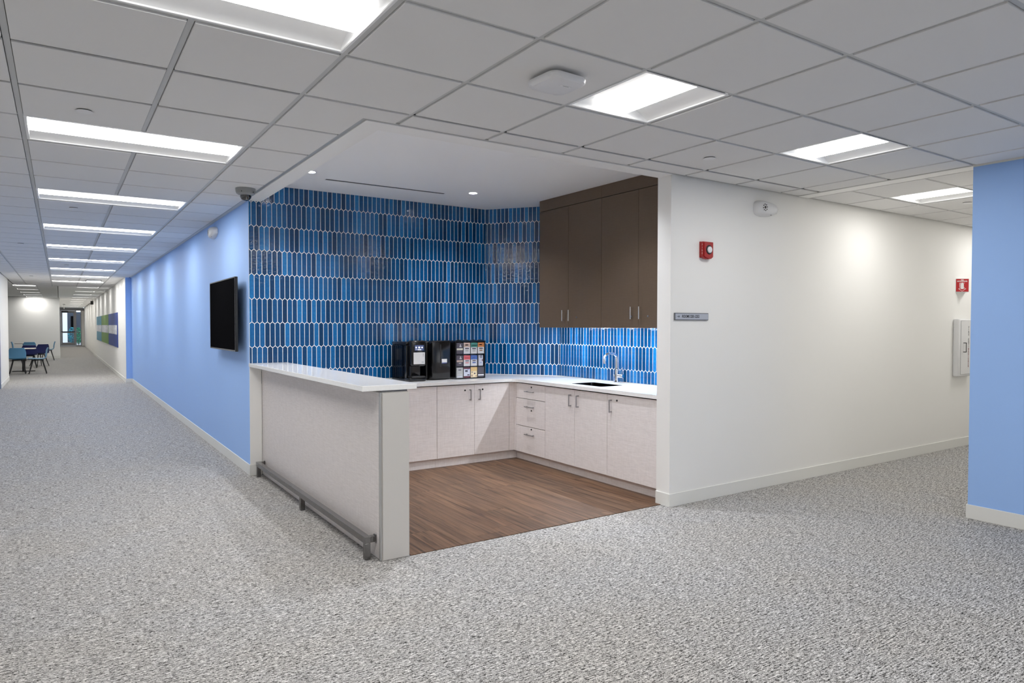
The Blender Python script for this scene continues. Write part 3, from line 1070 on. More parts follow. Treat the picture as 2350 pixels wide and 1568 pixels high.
for dx, dz, w_, h_ in ((.008, .030, .013, .018), (.038, .030, .020, .018), (.072, .030, .015, .014), (.030, .008, .040, .008), (.008, .010, .015, .003)):
    link('screen_icon', rb(cm, (2.962 + dx, 6.2082, 1.178 + dz - h_ / 2), (2.962 + dx + w_, 6.2090, 1.178 + dz + h_ / 2)), M_lcdw, scn)

wm = thing('water_tank', 'gloss black drink machine cabinet with a small pale label, between brewer and pod rack', 'drink machine', (3.29, 6.45, ZC))
link('body', rb(wm, (3.155, 6.36, ZC + .001), (3.405, 6.655, 1.268), .020), M_black, wm, smooth=True)
link('front_door', rb(wm, (3.178, 6.258, ZC + .006), (3.402, 6.3595, 1.274), .020), M_black, wm, smooth=True)
link('grip_groove', rb(wm, (3.272, 6.2565, 1.00), (3.284, 6.2585, 1.235), .0008, 1), M_mblack, wm)
link('label_card', rb(wm, (3.290, 6.2555, 1.036), (3.350, 6.2575, 1.083)), M_cardw, wm)
link('label_stripe', rb(wm, (3.290, 6.2548, 1.0365), (3.350, 6.2553, 1.045)), flat('label_blue', (.03, .05, .25)), wm)
for z in (ZC,):
    pass

# pod rack: frame with 12 cells, each holding a carton
rk = thing('pod_rack', 'gloss black pod and tea rack with twelve compartments in three rows', 'rack', (3.62, 6.40, ZC))
RX0, RX1, RYF, RYB = 3.440, 3.805, 6.235, 6.50
RZ = [ZC + .004, .995, 1.124, 1.262]
link('dark_back_sheet', rb(rk, (RX0, RYB - .006, ZC + .001), (RX1, RYB, 1.268)), M_black, rk)
for x in (RX0, RX1 - .010):
    link('side_panel', rb(rk, (x, RYF, ZC + .001), (x + .010, RYB - .0062, 1.268), .003, 2), M_black, rk, smooth=True)
for k, z in enumerate((ZC + .001, .990, 1.120, 1.256)):
    link('shelf', rb(rk, (RX0 + .0102, RYF + .002, z), (RX1 - .0102, RYB - .0062, z + .010 + (.004 if k == 3 else 0)), .002, 1), M_black, rk)
cw = (RX1 - RX0 - .020) / 4
for i in range(1, 4):
    link('divider', rb(rk, (RX0 + .010 + cw * i - .002, RYF + .004, ZC + .0112), (RX0 + .010 + cw * i + .002, RYB - .0065, 1.2558)), M_black, rk)
for i in range(4):
    bm = bmesh.new()
    pp = [(-cw * .42, 0), (cw * .42, 0), (cw * .30, .006), (0, .010), (-cw * .30, .006)]
    add_prism(bm, pp, -.02, 0, Matrix.Translation((RX0 + .010 + cw * (i + .5) - 3.62, RYF + .018 - 6.40, 1.2705 - ZC)) @ Matrix.Rotation(pi / 2, 4, 'X'))
    link('top_lip', bm, M_black, rk)
K = dict(plum=(.085, .075, .10), cream=(.80, .77, .66), tan=(.52, .33, .25), tan2=(.56, .42, .36), teal=(.06, .24, .20), orange=(.55, .20, .06), white=(.76, .76, .78),
         coral=(.70, .14, .16), blue=(.08, .16, .48), lilac=(.60, .62, .72), grey=(.46, .47, .47), pale=(.62, .66, .78), maroon=(.14, .04, .06), yellow=(.72, .50, .22), lyell=(.78, .66, .44),
         ink=(.05, .05, .08), brown=(.30, .16, .07), char=(.07, .065, .085))
KM = {k: new_mat('carton_' + k, v, .45) for k, v in K.items()}
cart = [
    [('plum', [('cream', .02, .98, .34, .50), ('white', .52, .66, .74, .84), ('white', .45, .75, .62, .70)], 'dark plum carton with a cream band'),
     ('white', [('tan2', .0, 1, .60, 1.0), ('ink', .22, .80, .42, .52), ('grey', .25, .75, .22, .34), ('brown', .25, .70, .74, .84)], 'white and beige tea carton'),
     ('white', [('teal', .0, 1, .58, 1.0), ('ink', .22, .80, .40, .50), ('grey', .25, .75, .20, .32), ('ink', .20, .92, .72, .78)], 'white and teal green tea carton'),
     ('white', [('orange', .0, 1, .60, 1.0), ('ink', .22, .80, .42, .52), ('brown', .25, .75, .24, .34), ('maroon', .22, .65, .76, .86)], 'white and orange tea carton')],
    [('plum', [('tan2', .02, .98, .40, .56), ('white', .55, .68, .80, .90), ('white', .48, .78, .68, .76), ('grey', .35, .72, .24, .32)], 'dark plum carton with a tan band'),
     ('white', [('coral', .0, 1, .60, 1.0), ('ink', .25, .80, .44, .52), ('coral', .25, .78, .27, .34), ('maroon', .25, .82, .74, .79)], 'white and coral pink tea carton'),
     ('white', [('blue', .0, 1, .60, 1.0), ('ink', .25, .78, .44, .52), ('blue', .25, .78, .26, .36), ('ink', .25, .70, .76, .80)], 'white and bright blue tea carton'),
     ('lilac', [('ink', .22, .78, .86, .94), ('ink', .28, .80, .74, .80), ('maroon', .72, .92, .42, .62), ('blue', .25, .7, .26, .30)], 'narrow pale lilac carton')],
    [('grey', [('ink', .28, .72, .72, .80), ('white', .15, .85, .30, .32), ('lilac', .12, .88, .08, .18)], 'plain grey carton'),
     ('pale', [('maroon', .0, 1, .84, 1.0), ('maroon', .0, 1, .0, .16), ('ink', .22, .62, .56, .72), ('ink', .55, .9, .22, .32), ('white', .08, .26, .06, .18), ('blue', .5, .9, .80, .84)], 'pale blue carton with maroon ends'),
     ('lyell', [('yellow', .0, 1, .62, 1.0), ('ink', .10, .30, .48, .54), ('ink', .50, .72, .32, .44), ('maroon', .12, .24, .08, .26), ('brown', .75, .92, .08, .18)], 'yellow and cream carton'),
     ('char', [('white', .04, .96, .16, .27)], 'charcoal carton with a white strip')]]
rown = ['top', 'middle', 'bottom']
for r in range(3):
    zlo = [1.1305, 1.0005, ZC + .0115][r]
    hh = [.118, .114, .110][r]
    for i in range(4):
        base, bands, lab = cart[r][i]
        narrow = (r == 1 and i == 3)
        x0 = RX0 + .010 + cw * i + .0045 + (.010 if narrow else 0)
        x1 = RX0 + .010 + cw * (i + 1) - .0045 - (.012 if narrow else 0)
        y0_ = RYF + .004
        t = thing('carton', lab + ' in the %s row of the pod rack' % rown[r], 'carton', ((x0 + x1) / 2, y0_ + .04, zlo + .0005), 0, 'cartons in the pod rack')
        w_ = x1 - x0
        link('box', box((-w_ / 2, -.04, 0), (w_ / 2, .16, hh), .0008, 1), KM[base], t)
        for (mk, u0, u1, v0, v1) in bands:
            link('print', box((-w_ / 2 + u0 * w_, -.0408, v0 * hh), (-w_ / 2 + u1 * w_, -.0402, v1 * hh)), KM[mk], t)

# grey outlet on the tiles behind the brewer
M_olive = new_mat('outlet_grey', (.34, .34, .35), .45)
ou = thing('wall_outlet', 'grey double outlet on the blue tiles, seen through the smoked reservoir of the brewer', 'outlet', (3.017, YK - .0075, 1.121))
link('plate', box((-.036, -.005, -.060), (.036, 0, .060), .002, 2), M_olive, ou)
for s in (-1, 1):
    link('socket', box((-.017, -.0065, s * .026 - .014), (.017, -.0052, s * .026 + .014), .0004, 1), M_gplastic, ou)
    for x in (-.006, .006):
        link('slot', box((x - .001, -.0070, s * .026 - .004), (x + .001, -.0066, s * .026 + .006)), M_print, ou)

# ------------------------------------------------------------------ television on the blue wall
tv = thing('television', 'black flat television on the light blue wall', 'television', (1.445, 7.54, 1.536))
TY0, TY1, TZ0, TZ1 = 6.893, 8.187, 1.176, 1.897
link('back_shell', rb(tv, (1.4055, TY0, TZ0), (1.428, TY1, TZ1), .004, 2), M_mblack, tv)
bm = bmesh.new()
for lo, hi in (((1.400, TY0, TZ0), (1.4052, TY1, TZ0 + .014)), ((1.400, TY0, TZ1 - .011), (1.4052, TY1, TZ1)),
               ((1.400, TY0, TZ0 + .014), (1.4052, TY0 + .011, TZ1 - .011)), ((1.400, TY1 - .011, TZ0 + .014), (1.4052, TY1, TZ1 - .011))):
    a_, b_ = rel(tv, lo, hi)
    add_box(bm, a_, b_)
link('bezel', bm, M_black, tv)
link('screen', rb(tv, (1.4022, TY0 + .0112, TZ0 + .0142), (1.4050, TY1 - .0112, TZ1 - .0112)), M_screen, tv)
link('electronics_bulge', rb(tv, (1.4285, 7.14, 1.24), (1.452, 7.94, 1.72), .008, 2), M_mblack, tv)
mt = link('wall_mount', rb(tv, (1.4525, 7.22, 1.36), (1.4955, 7.86, 1.70), .003, 1), M_mblack, tv)

# ------------------------------------------------------------------ sounders with strobes (white) and their tapering bodies
def horn(name, label, M):
    """local frame: +X to the right along the wall, +Z up, -Y out of the wall"""
    t = thing(name, label, 'emergency light')
    t.matrix_world = M
    bm = bmesh.new()
    n, m_ = 28, 7
    rings = []
    for j in range(m_ + 1):
        a = (pi / 2) * j / m_
        sc, dep = cos(a) ** .55 if j < m_ else 0.0, -.062 * sin(a)
        ring = []
        for k in range(n):
            th = 2 * pi * k / n
            cx, sx_ = cos(th), sin(th)
            e = .72
            x = .150 * math.copysign(abs(cx) ** e, cx)
            taper = 1.0 - .22 * (x / .150)
            z = .064 * math.copysign(abs(sx_) ** e, sx_) * taper
            ring.append(bm.verts.new((x * (.25 + .75 * sc), dep - .006, z * (.25 + .75 * sc))) if j < m_ else bm.verts.new((x * .25, dep - .006, z * .25)))
        rings.append(ring)
    back = [bm.verts.new((v.co.x, -.0005, v.co.z)) for v in rings[0]]
    rings = [back] + rings
    for a_, b_ in zip(rings, rings[1:]):
        for k in range(n):
            bm.faces.new((a_[k], a_[(k + 1) % n], b_[(k + 1) % n], b_[k]))
    bm.faces.new(rings[0]); bm.faces.new(rings[-1])
    bmesh.ops.recalc_face_normals(bm, faces=bm.faces)
    link('body', bm, M_wplastic, t, smooth=True)
    # small round lens ring on the left
    cx, cz = -.070, .002
    lens = link('lens_ring', cyl((cx, -.060, cz), (cx, -.0675, cz), .037, .034, 28), M_wplastic, t, smooth=True)
    for k in range(8):
        a = 2 * pi * k / 8 + .2
        link('hole', cyl((cx + .0265 * cos(a), -.0672, cz + .0265 * sin(a)), (cx + .0265 * cos(a), -.0682, cz + .0265 * sin(a)), .0060, seg=12), M_print, lens)
    link('centre_lens', add_lathe(bmesh.new(), [(.012, -.0676), (.012, -.0705), (.006, -.0715), (.001, -.0715)], (cx, 0, cz), 'Y', 18), M_glassy, lens, smooth=True)
    link('indicator', cyl((.052, -.060, -.008), (.052, -.064, -.008), .0045, seg=10), M_print, t)
    link('end_clip', box((.150, -.020, -.028), (.160, -.002, .022), .003, 2), M_wplastic, t)
    link('slot', box((.022, -.050, -.0545), (.042, -.0465, -.0495), .0005, 1), M_print, t)
    return t
horn('emergency_light', 'white oval emergency lamp head on the white wall near the ceiling', Matrix.Translation((5.135, YW - .0002, 2.447)))
horn('emergency_light', 'white oval emergency lamp head on the light blue wall above the television', Matrix.Translation((XB - .0002, 8.36, 2.487)) @ Matrix.Rotation(-pi / 2, 4, 'Z'))

# ------------------------------------------------------------------ fire alarm
al = thing('fire_alarm', 'red fire alarm with round strobe and white vertical letters on the white wall', 'fire alarm', (4.373, YW - .0002, 2.040))
link('back_plate', box((-.062, -.012, -.060), (.062, 0, .070), .003, 2), M_red, al)
bm = bmesh.new()
op = [(-.060, .068), (.060, .068), (.060, -.052), (.040, -.066), (.0, -.072), (-.040, -.066), (-.060, -.052)]
add_prism(bm, op, .0122, .045, Matrix.Rotation(pi / 2, 4, 'X'))
es = [e for e in bm.edges if abs(e.verts[0].co.y - e.verts[1].co.y) < 1e-6 and e.verts[0].co.y < -.04]
bmesh.ops.bevel(bm, geom=es, offset=.008, segments=2, affect='EDGES')
link('housing', bm, M_red, al, smooth=True)
link('strobe_collar', cyl((.004, -.0452, .004), (.004, -.049, .004), .038, .034, 28), M_mblack, al, smooth=True)
link('strobe_lens', add_lathe(bmesh.new(), [(.027, -.0492), (.026, -.055), (.019, -.060), (.001, -.062)], (.004, 0, .004), 'Y', 24), M_clear, al, smooth=True)
for k, ch in enumerate('FIRE'):
    lettering(ch, .020, M_pinkprint, al, Matrix.Translation((-.0604, -.029, .042 - .023 * k)) @ Matrix.Rotation(-pi / 2, 4, 'Z') @ Matrix.Rotation(pi / 2, 4, 'X'), depth=.0003, bold=.0006)

# ------------------------------------------------------------------ ROOMS sign
sg = thing('room_sign', 'grey wayfinding sign reading ROOMS 2201-2252 with a right arrow', 'sign', (4.218, YW - .0002, 1.503))
link('frame', box((-.196, -.012, -.029), (.196, 0, .029), .002, 1), new_mat('sign_frame', (.13, .14, .16), .4), sg)
link('face', box((-.190, -.0135, -.023), (.190, -.0122, .023)), new_mat('sign_face', (.42, .45, .52), .4), sg)
lettering('ROOMS 2201-2252', .031, M_print, sg, face_y(-.016, -.0137, .0005), depth=.0003, bold=.0007, sx=.80)
ar = bmesh.new()
add_box(ar, (-.171, -.0142, -.0014), (-.147, -.0137, .0014))
for s in (-1, 1):
    q = bmesh.new()
    add_box(q, (-.013, -.0142, -.0014), (.001, -.0137, .0014))
    q.transform(Matrix.Translation((-.1460, 0, 0)) @ Matrix.Rotation(s * pi / 4, 4, 'Y'))
    tmp = bpy.data.meshes.new('q'); q.to_mesh(tmp); q.free(); ar.from_mesh(tmp)
link('arrow', ar, M_print, sg)

# ------------------------------------------------------------------ projecting extinguisher sign and cabinet (right corridor)
es_ = thing('extinguisher_sign', 'red and white projecting fire extinguisher sign at the far right of the white wall', 'sign', (8.80, YW, 1.905))
bm = bmesh.new()
tri = [(-.135, -.0006), (.165, -.0006), (.15, -.004), (.02, -.175), (-.01, -.175), (-.13, -.004)]
bm = bmesh.new()
add_prism(bm, [(-.095, -.0006), (.155, -.0006), (.034, -.090), (.026, -.090)], -.078, .078)
link('sign_body', bm, M_wplastic, es_)
# face looking towards the camera side (from the wall at -x to the nose): normal points to -x,-y
A_, B_ = Vector((-.095, -.0006, 0)), Vector((.026, -.090, 0))
fd = (B_ - A_).normalized(); fl = (B_ - A_).length
fn = Vector((fd.y, -fd.x, 0))
if fn.y > 0: fn = -fn
FM = Matrix(((fd.x, 0, fn.x, (A_.x + B_.x) / 2), (fd.y, 0, fn.y, (A_.y + B_.y) / 2), (0, 1, 0, 0), (0, 0, 0, 1)))
def on_face(bm_, d0):
    bm_.transform(FM @ Matrix.Translation((0, 0, d0)))
    return bm_
link('face', on_face(box((-fl / 2 + .006, -.074, 0), (fl / 2 - .002, .074, .0008)), .0004), M_redsign, es_)
lettering('FIRE', .017, M_wprint, es_, FM @ Matrix.Translation((0, .060, .0018)), depth=.0002, bold=.0007)
lettering('EXTINGUISHER', .017, M_wprint, es_, FM @ Matrix.Translation((0, .046, .0018)), depth=.0002, bold=.0007)
bm = bmesh.new()
add_prism(bm, rrect(-.018, -.044, .018, .022, .010, 3), 0, .0006)
add_box(bm, (-.007, .020, 0), (.007, .031, .0006))
add_box(bm, (-.026, .024, 0), (.026, .029, .0006))
add_box(bm, (-.030, -.020, 0), (-.024, .028, .0006))
link('pictogram', on_face(bm, .0014), M_wprint, es_)
bm = bmesh.new()
for (a_, b_) in (((-.026, -.040), (-.026, -.022)), ((-.026, -.040), (-.042, -.040)), ((-.042, -.040), (0, -.068)), ((0, -.068), (.042, -.040)), ((.042, -.040), (.026, -.040)), ((.026, -.040), (.026, -.022))):
    p, q_ = Vector((*a_, 0)), Vector((*b_, 0))
    d = (q_ - p); l = d.length; ang = math.atan2(d.y, d.x)
    t2 = box((-l / 2 - .001, -.0018, 0), (l / 2 + .001, .0018, .0006))
    t2.transform(Matrix.Translation((p + q_) / 2) @ Matrix.Rotation(ang, 4, 'Z'))
    tmp = bpy.data.meshes.new('q'); t2.to_mesh(tmp); t2.free(); bm.from_mesh(tmp)
link('arrow', on_face(bm, .0014), M_wprint, es_)

ec = thing('extinguisher_cabinet', 'white fire extinguisher cabinet with black pull handle, half hidden by the blue wall', 'cabinet', (8.80, YW, 1.18))
link('body', box((-.145, -.0665, -.340), (.235, -.0006, .335), .018, 3), M_wplastic, ec, smooth=True)
dr = link('door', box((-.096, -.0710, -.312), (.200, -.0672, .308), .0015, 1), M_wplastic, ec)
link('door_rim', box((-.099, -.0673, -.315), (.203, -.0668, .311)), M_gplastic, ec)
bm = bmesh.new()
add_box(bm, (-.040, -.098, .050), (-.032, -.0712, .058)); add_box(bm, (-.040, -.098, -.056), (-.032, -.0712, -.048)); add_box(bm, (-.040, -.103, -.056), (-.032, -.0982, .058))
link('handle', bm, M_mblack, dr)
txt = 'FIRE EXTINGUISHER'
for k, ch in enumerate(txt):
    if ch != ' ':
        lettering(ch, .034, M_print if k < 9 else M_redprint, dr, face_y(.092, -.0715, .235 - .0285 * k), depth=.0003, bold=.0008)

# ------------------------------------------------------------------ ceiling devices
dc = thing('dome_camera', 'grey security dome camera on the ceiling at the tiled corner', 'security camera', (1.349, 6.175, C))
link('housing', add_lathe(bmesh.new(), [(.001, -.0004), (.082, -.0004), (.080, -.030), (.075, -.046), (.060, -.056), (.050, -.060), (.001, -.060)], seg=36), new_mat('camera_grey', (.26, .27, .27), .4), dc, smooth=True)
link('dome', add_lathe(bmesh.new(), [(.048, -.0604), (.047, -.068), (.042, -.083), (.032, -.096), (.018, -.104), (.001, -.107)], seg=30), M_glassy, dc, smooth=True)
for a in (-2.2, -.9, 1.4):
    link('screw', cyl((.0785 * cos(a), .0785 * sin(a), -.036), (.0815 * cos(a), .0815 * sin(a), -.036), .004, seg=8), M_print, dc)

ap = thing('access_point', 'rounded square white wireless access point on the ceiling', 'access point', (1.972, 2.583, C))
def rsq(h, r, z, n=7):
    return [(p[0], p[1], z) for p in rrect(-h, -h, h, h, r, n)]
bm = bmesh.new()
rings = []
for h_, r_, z_ in ((.100, .040, -.0165), (.107, .044, -.019), (.110, .046, -.028), (.107, .046, -.042), (.099, .044, -.0495), (.070, .04, -.052)):
    rings.append([bm.verts.new(p) for p in rsq(h_, r_, z_)])
for a_, b_ in zip(rings, rings[1:]):
    for k in range(len(a_)):
        bm.faces.new((a_[k], a_[(k + 1) % len(a_)], b_[(k + 1) % len(a_)], b_[k]))
bm.faces.new(rings[0]); bm.faces.new(rings[-1])
bmesh.ops.recalc_face_normals(bm, faces=bm.faces)
bm.transform(Matrix.Rotation(radians(3), 4, 'Z'))
link('shell', bm, M_wplastic, ap, smooth=True)
link('mount_bracket', box((-.055, -.055, -.0163), (.055, .055, -.0006), .002, 1), M_mblack, ap)
link('name_strip', box((-.002, -.040, -.0529), (.056, -.026, -.0522), .0003, 1), M_cardw, ap)
link('print', box((.010, -.0355, -.0533), (.044, -.0315, -.0530)), M_gplastic, ap)

SP = [(.128, 4.432, 'flat round sprinkler cover in the ceiling tile before the second long troffer'),
      (.132, 8.14, 'flat round sprinkler cover just past the third long troffer'),
      (3.810, 3.228, 'flat round sprinkler cover in the ceiling between the square troffers'),
      (.13, 12.1, 'flat round sprinkler cover far down the left corridor, by the fifth long troffer'),
      (.13, 15.96, 'flat round sprinkler cover far down the left corridor, by the sixth long troffer'),
      (.13, 20.0, 'flat round sprinkler cover far down the left corridor, by the eighth long troffer'),
      (-.45, 12.1, 'flat round sprinkler cover at the left edge of the corridor ceiling'),
      (-.55, 20.0, 'flat round sprinkler cover in the ceiling before the lounge'),
      (7.22, 3.02, 'flat round sprinkler cover beyond the ceiling beam at the far right')]
sp0 = None
for x, y, lab in SP:
    if sp0 is None:
        t = thing('sprinkler_cover', lab, 'sprinkler', (x, y, C), 0, 'sprinkler covers in the ceiling')
        link('cover', add_lathe(bmesh.new(), [(.001, -.0050), (.041, -.0050), (.0415, -.0060), (.040, -.0072), (.001, -.0078)], seg=32), M_wplastic, t, smooth=True)
        link('shadow_ring', cyl((0, 0, -.0048), (0, 0, -.0003), .037, .037, 28), M_print, t)
        sp0 = t
    else:
        t = copy_tree(sp0); t.location = (x, y, C); tag(t, lab, 'sprinkler', 'sprinkler covers in the ceiling')
xs = thing('exit_sign', 'small dark exit sign hanging from the far corridor ceiling', 'sign', (1.28, 37.2, C))
link('stem', cyl((0, 0, -.06), (0, 0, -.001), .008, seg=8), M_mblack, xs)
link('sign_box', box((-.07, -.03, -.22), (.05, .03, -.0602), .004, 1), M_mblack, xs)
hl = thing('ceiling_unit', 'flat pale ceiling unit with dark rim beyond the eighth long troffer', 'ceiling light', (.76, 21.0, C))
link('rim', box((-.17, -.27, -.03), (.17, .27, -.0005), .004, 1), M_gplastic, hl)
link('panel', box((-.15, -.25, -.034), (.15, .25, -.0302), .002, 1), M_lens, hl)

# ------------------------------------------------------------------ colour panels on the far beige wall
M_band = new_mat('printed_band', (.7, .7, .72), .6)
nt, N, L, b = nodes(M_band)
bf = noise(nt, coords(nt, (1, 9, 3)), 3, 4, .7)
L.new(ramp(nt, bf, [(.42, (.34, .36, .42)), (.50, (.66, .68, .74)), (.6, (.85, .86, .9))]), b.inputs['Base Color'])
for nm, y0, y1, col in (('teal', 30.55, 34.5, (.015, .20, .32)), ('green', 26.05, 30.5, (.13, .27, .045)), ('navy', 21.9, 26.0, (.016, .045, .24))):
    t = thing('wall_panel', '%s printed panel with a pale band of script on the far white wall' % nm, 'wall art', (1.3618, (y0 + y1) / 2, 1.295), 0, 'colour panels on the far wall')
    h = (y1 - y0) / 2
    link('board', box((-.020, -h, -.49), (-.0005, h, .49), .002, 1), flat('panel_' + nm, col, .5), t)
    bd = link('text_band', box((-.0225, -h + .12, -.125), (-.0203, h - .05, .135)), M_band, t)
    for k in range(5):
        yy = -h + .35 + (2 * h - .6) * k / 4
        link('script_stroke', box((-.0232, yy - .02, -.150 + .03 * (k % 2)), (-.0226, yy + .10, -.095)), M_gplastic, bd)

# ------------------------------------------------------------------ lounge chairs and tables
def shell_mesh():
    """side profile in local x (front -x, back +x), width along y"""
    prof = [(-.235, .418), (-.225, .440), (-.17, .447), (-.05, .438), (.08, .433), (.15, .440), (.195, .470), (.215, .53), (.225, .62), (.240, .70), (.262, .765)]
    wid = [.19, .205, .215, .22, .22, .215, .21, .215, .215, .20, .165]
    bm = bmesh.new()
    n = 9
    top, bot = [], []
    for (x, z), w in zip(prof, wid):
        ra, rb_ = [], []
        for k in range(n):
            u = -1 + 2 * k / (n - 1)
            lift = .018 * abs(u) ** 3
            bx_ = -.030 * abs(u) ** 2 if z > .5 else 0
            ra.append(bm.verts.new((x + bx_, u * w, z + (lift if z < .5 else 0))))
            rb_.append(bm.verts.new((x + bx_ + (.012 if z > .46 else 0), u * w, z + (lift if z < .5 else 0) - (.012 if z < .5 else .004))))
        top.append(ra); bot.append(rb_)
    m = len(prof)
    for i in range(m - 1):
        for k in range(n - 1):
            bm.faces.new((top[i][k], top[i][k + 1], top[i + 1][k + 1], top[i + 1][k]))
            bm.faces.new((bot[i][k], bot[i + 1][k], bot[i + 1][k + 1], bot[i][k + 1]))
        for k, f in ((0, 1), (n - 1, -1)):
            q = (top[i][k], top[i + 1][k], bot[i + 1][k], bot[i][k])
            bm.faces.new(q if f > 0 else q[::-1])
    for i in (0, m - 1):
        for k in range(n - 1):
            bm.faces.new((top[i][k], top[i][k + 1], bot[i][k + 1], bot[i][k]))
    bmesh.ops.recalc_face_normals(bm, faces=bm.faces)
    return bm

def make_chair(label, mat, loc, rz, group):
    t = thing('shell_chair', label, 'chair', loc, rz, group)
    link('shell', shell_mesh(), mat, t, smooth=True)
    bm = bmesh.new()
    add_box(bm, (-.15, -.13, .392), (.15, .13, .412), .004, 1)
    link('under_frame', bm, M_mblack, t)
    for sx_ in (-1, 1):
        for sy in (-1, 1):
            link('leg', cyl((sx_ * .115, sy * .105, .3915), (sx_ * .215, sy * .195, .001), .017, .012, 10), M_mblack, t, smooth=True)
    return t
GCH = 'shell chairs in the lounge'
make_chair('sky blue shell chair seen from behind, nearest to the corridor wall end', M_chair, (-1.035, 24.62, 0), -pi / 2, GCH)
make_chair('sky blue shell chair in side view at the near lounge table', M_chair, (-.545, 24.40, 0), 0, GCH)
make_chair('navy shell chair seen from behind at the near table', M_navy, (-.84, 27.75, 0), -pi / 2, GCH)
make_chair('navy shell chair turned sideways beyond the near table', M_navy, (-.60, 28.9, 0), -pi / 2 + .55, GCH)
make_chair('teal blue shell chair seen from behind at the far lounge table', M_chair, (-.99, 32.9, 0), -pi / 2, GCH)
make_chair('sky blue shell chair in side view at the far right of the lounge', M_chair, (-.41, 33.4, 0), 0, GCH)
make_chair('pale blue shell chair facing right at the far left of the lounge', M_chair, (-1.35, 33.5, 0), pi, GCH)
def make_table(label, x, y, h=.715, hx=.31):
    t = thing('cafe_table', label, 'table', (x, y, 0), 0, 'square cafe tables in the lounge')
    link('top', box((-hx, -.38, h - .022), (hx, .38, h), .003, 1), M_table, t)
    link('top_edge', box((-hx + .02, -.36, h - .032), (hx - .02, .36, h - .0222)), M_mblack, t)
    link('column', box((-.04, -.04, .021), (.04, .04, h - .0325), .004, 1), M_mblack, t)
    link('foot', box((-hx + .02, -.04, .001), (hx - .02, .04, .0205), .003, 1), M_mblack, t)
    link('foot', box((-.04, -hx, .0015), (.04, -.0405, .020), .003, 1), M_mblack, t)
    link('foot', box((-.04, .0405, .0015), (.04, hx, .020), .003, 1), M_mblack, t)
    return t
make_table('pale square cafe table between the sky blue and navy chairs', -.93, 25.75)
make_table('pale square cafe table at the back of the lounge', -1.22, 34.2, .70)

# ------------------------------------------------------------------ glazed entrance at the end of the corridor
DY = 55.3
fr = bmesh.new()
for lo, hi in (((.013, DY, 2.42), (1.4195, DY + .1, 2.607)), ((.013, DY, .0), (.075, DY + .1, 2.42)), ((.905, DY, 0), (.965, DY + .1, 2.42)),
               ((1.215, DY, 0), (1.26, DY + .1, 2.42)), ((.965, DY, 0), (1.215, DY + .1, .06)), ((.965, DY + .01, .93), (1.215, DY + .09, .965)), ((.965, DY + .01, 2.13), (1.215, DY + .09, 2.16))):
    add_box(fr, lo, hi)
ent = struct('window_1', fr, M_door)
struct('trim_entrance', box((1.2605, DY - .01, 0), (1.4195, DY + .1, 2.42)), M_white)
M_glass = new_mat('clear_glass', (.9, .95, .95), .02)
nt, N, L, b = nodes(M_glass)
b.inputs['Transmission Weight'].default_value = 1.0
b.inputs['IOR'].default_value = 1.02
link('pane', box((.965, DY + .045, .06), (1.215, DY + .05, 2.42)), M_glass, ent)
dl = bmesh.new()
for lo, hi in (((.08, DY + .02, .02), (.90, DY + .07, .24)), ((.08, DY + .02, 2.27), (.90, DY + .07, 2.415)), ((.08, DY + .02, .24), (.175, DY + .07, 2.27)), ((.80, DY + .02, .24), (.90, DY + .07, 2.27)), ((.175, DY + .02, .90), (.80, DY + .07, .955))):
    add_box(dl, lo, hi)
door = struct('door_1', dl, M_door)
link('pane', box((.175, DY + .042, .24), (.80, DY + .047, 2.27)), M_glass, door)
link('push_bar', box((.09, DY - .05, .955), (.89, DY - .01, 1.0), .004, 1), M_mblack, door)
link('door_closer', box((.12, DY - .04, 2.30), (.50, DY + .015, 2.37), .004, 1), M_mblack, door)
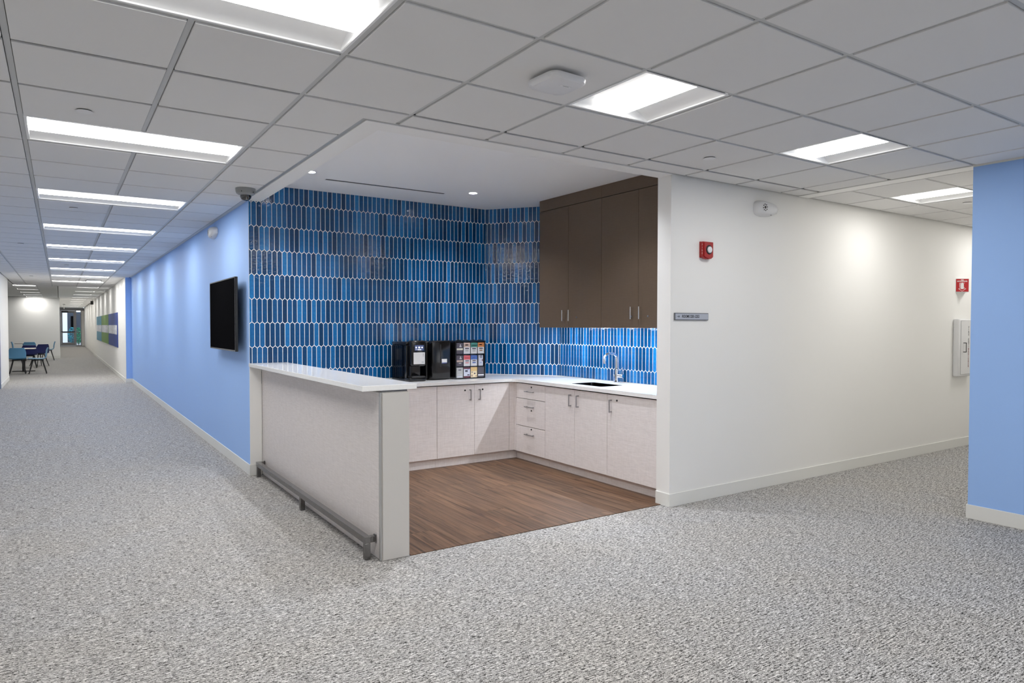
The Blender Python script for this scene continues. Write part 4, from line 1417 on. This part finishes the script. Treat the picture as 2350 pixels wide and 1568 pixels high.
# outside: paving, a pale wall, a dark facade, shrubs
struct('ground_outside', box((-8, 55.7, -.06), (12, 75, -.01)), new_mat('paving', (.20, .21, .23), .8))
ob = thing('pale_building', 'bright pale building side seen through the left of the glass door', 'building', (-1.9, 64, -.01))
link('wall', box((-1.5, 0, 0), (2.42, 3, 6)), new_mat('bright_render', (.85, .87, .9), .7), ob)
fb = thing('dark_building', 'dark grey building front seen through the glass entrance', 'building', (6, 68.5, -.01))
link('wall', box((-6.3, 0, 0), (5, 3, 2.55)), new_mat('dark_cladding', (.045, .055, .08), .6), fb)
link('window', box((-5.2, -.03, 1.1), (-4.9, -.001, 2.2)), M_screen, fb)
def shrub(label, x, y, r, h, col, seed):
    t = thing('shrub', label, 'shrub', (x, y, -.01), 0, 'shrubs outside the entrance')
    rg = random.Random(seed)
    bm = bmesh.new()
    for k in range(420):
        u, v = rg.random() * 2 * pi, rg.random()
        rr = r * (.55 + .45 * rg.random())
        z = .12 + h * v
        wv = sqrt(max(0.05, 1 - (2 * v - 1) ** 2))
        p = Vector((rr * wv * cos(u), rr * wv * sin(u), z))
        q = Matrix.Translation(p) @ Matrix.Rotation(rg.random() * 6, 4, 'Z') @ Matrix.Rotation(rg.random() * 3, 4, 'X')
        s = .035 + .03 * rg.random()
        vs = [bm.verts.new(q @ Vector(c)) for c in ((-s, 0, 0), (0, -s * .5, 0), (s, 0, .01), (0, s * .5, 0))]
        bm.faces.new(vs)
    link('foliage', bm, new_mat('leaf_' + str(seed), col, .6), t)
    link('stem', cyl((0, 0, 0), (0, 0, h * .8), .02, .01, 8), flat('bark', (.08, .05, .03)), t)
    return t
shrub('bright green shrub outside the side window of the entrance', 1.12, 57.5, .24, 1.15, (.03, .30, .16), 3)
shrub('blue green shrub outside the right half of the glass door', .78, 60.5, .28, 1.15, (.03, .25, .32), 5)

# slim pendant sensor near the entrance
ps = thing('pendant_sign', 'slim white pendant rod at the far end of the corridor ceiling', 'ceiling fixture', (.22, 45, C))
link('rod', cyl((0, 0, -.29), (0, 0, -.001), .02, seg=10), M_wplastic, ps)
link('plate', box((-.06, -.02, -.06), (.06, .02, -.03), .002, 1), M_gplastic, ps)
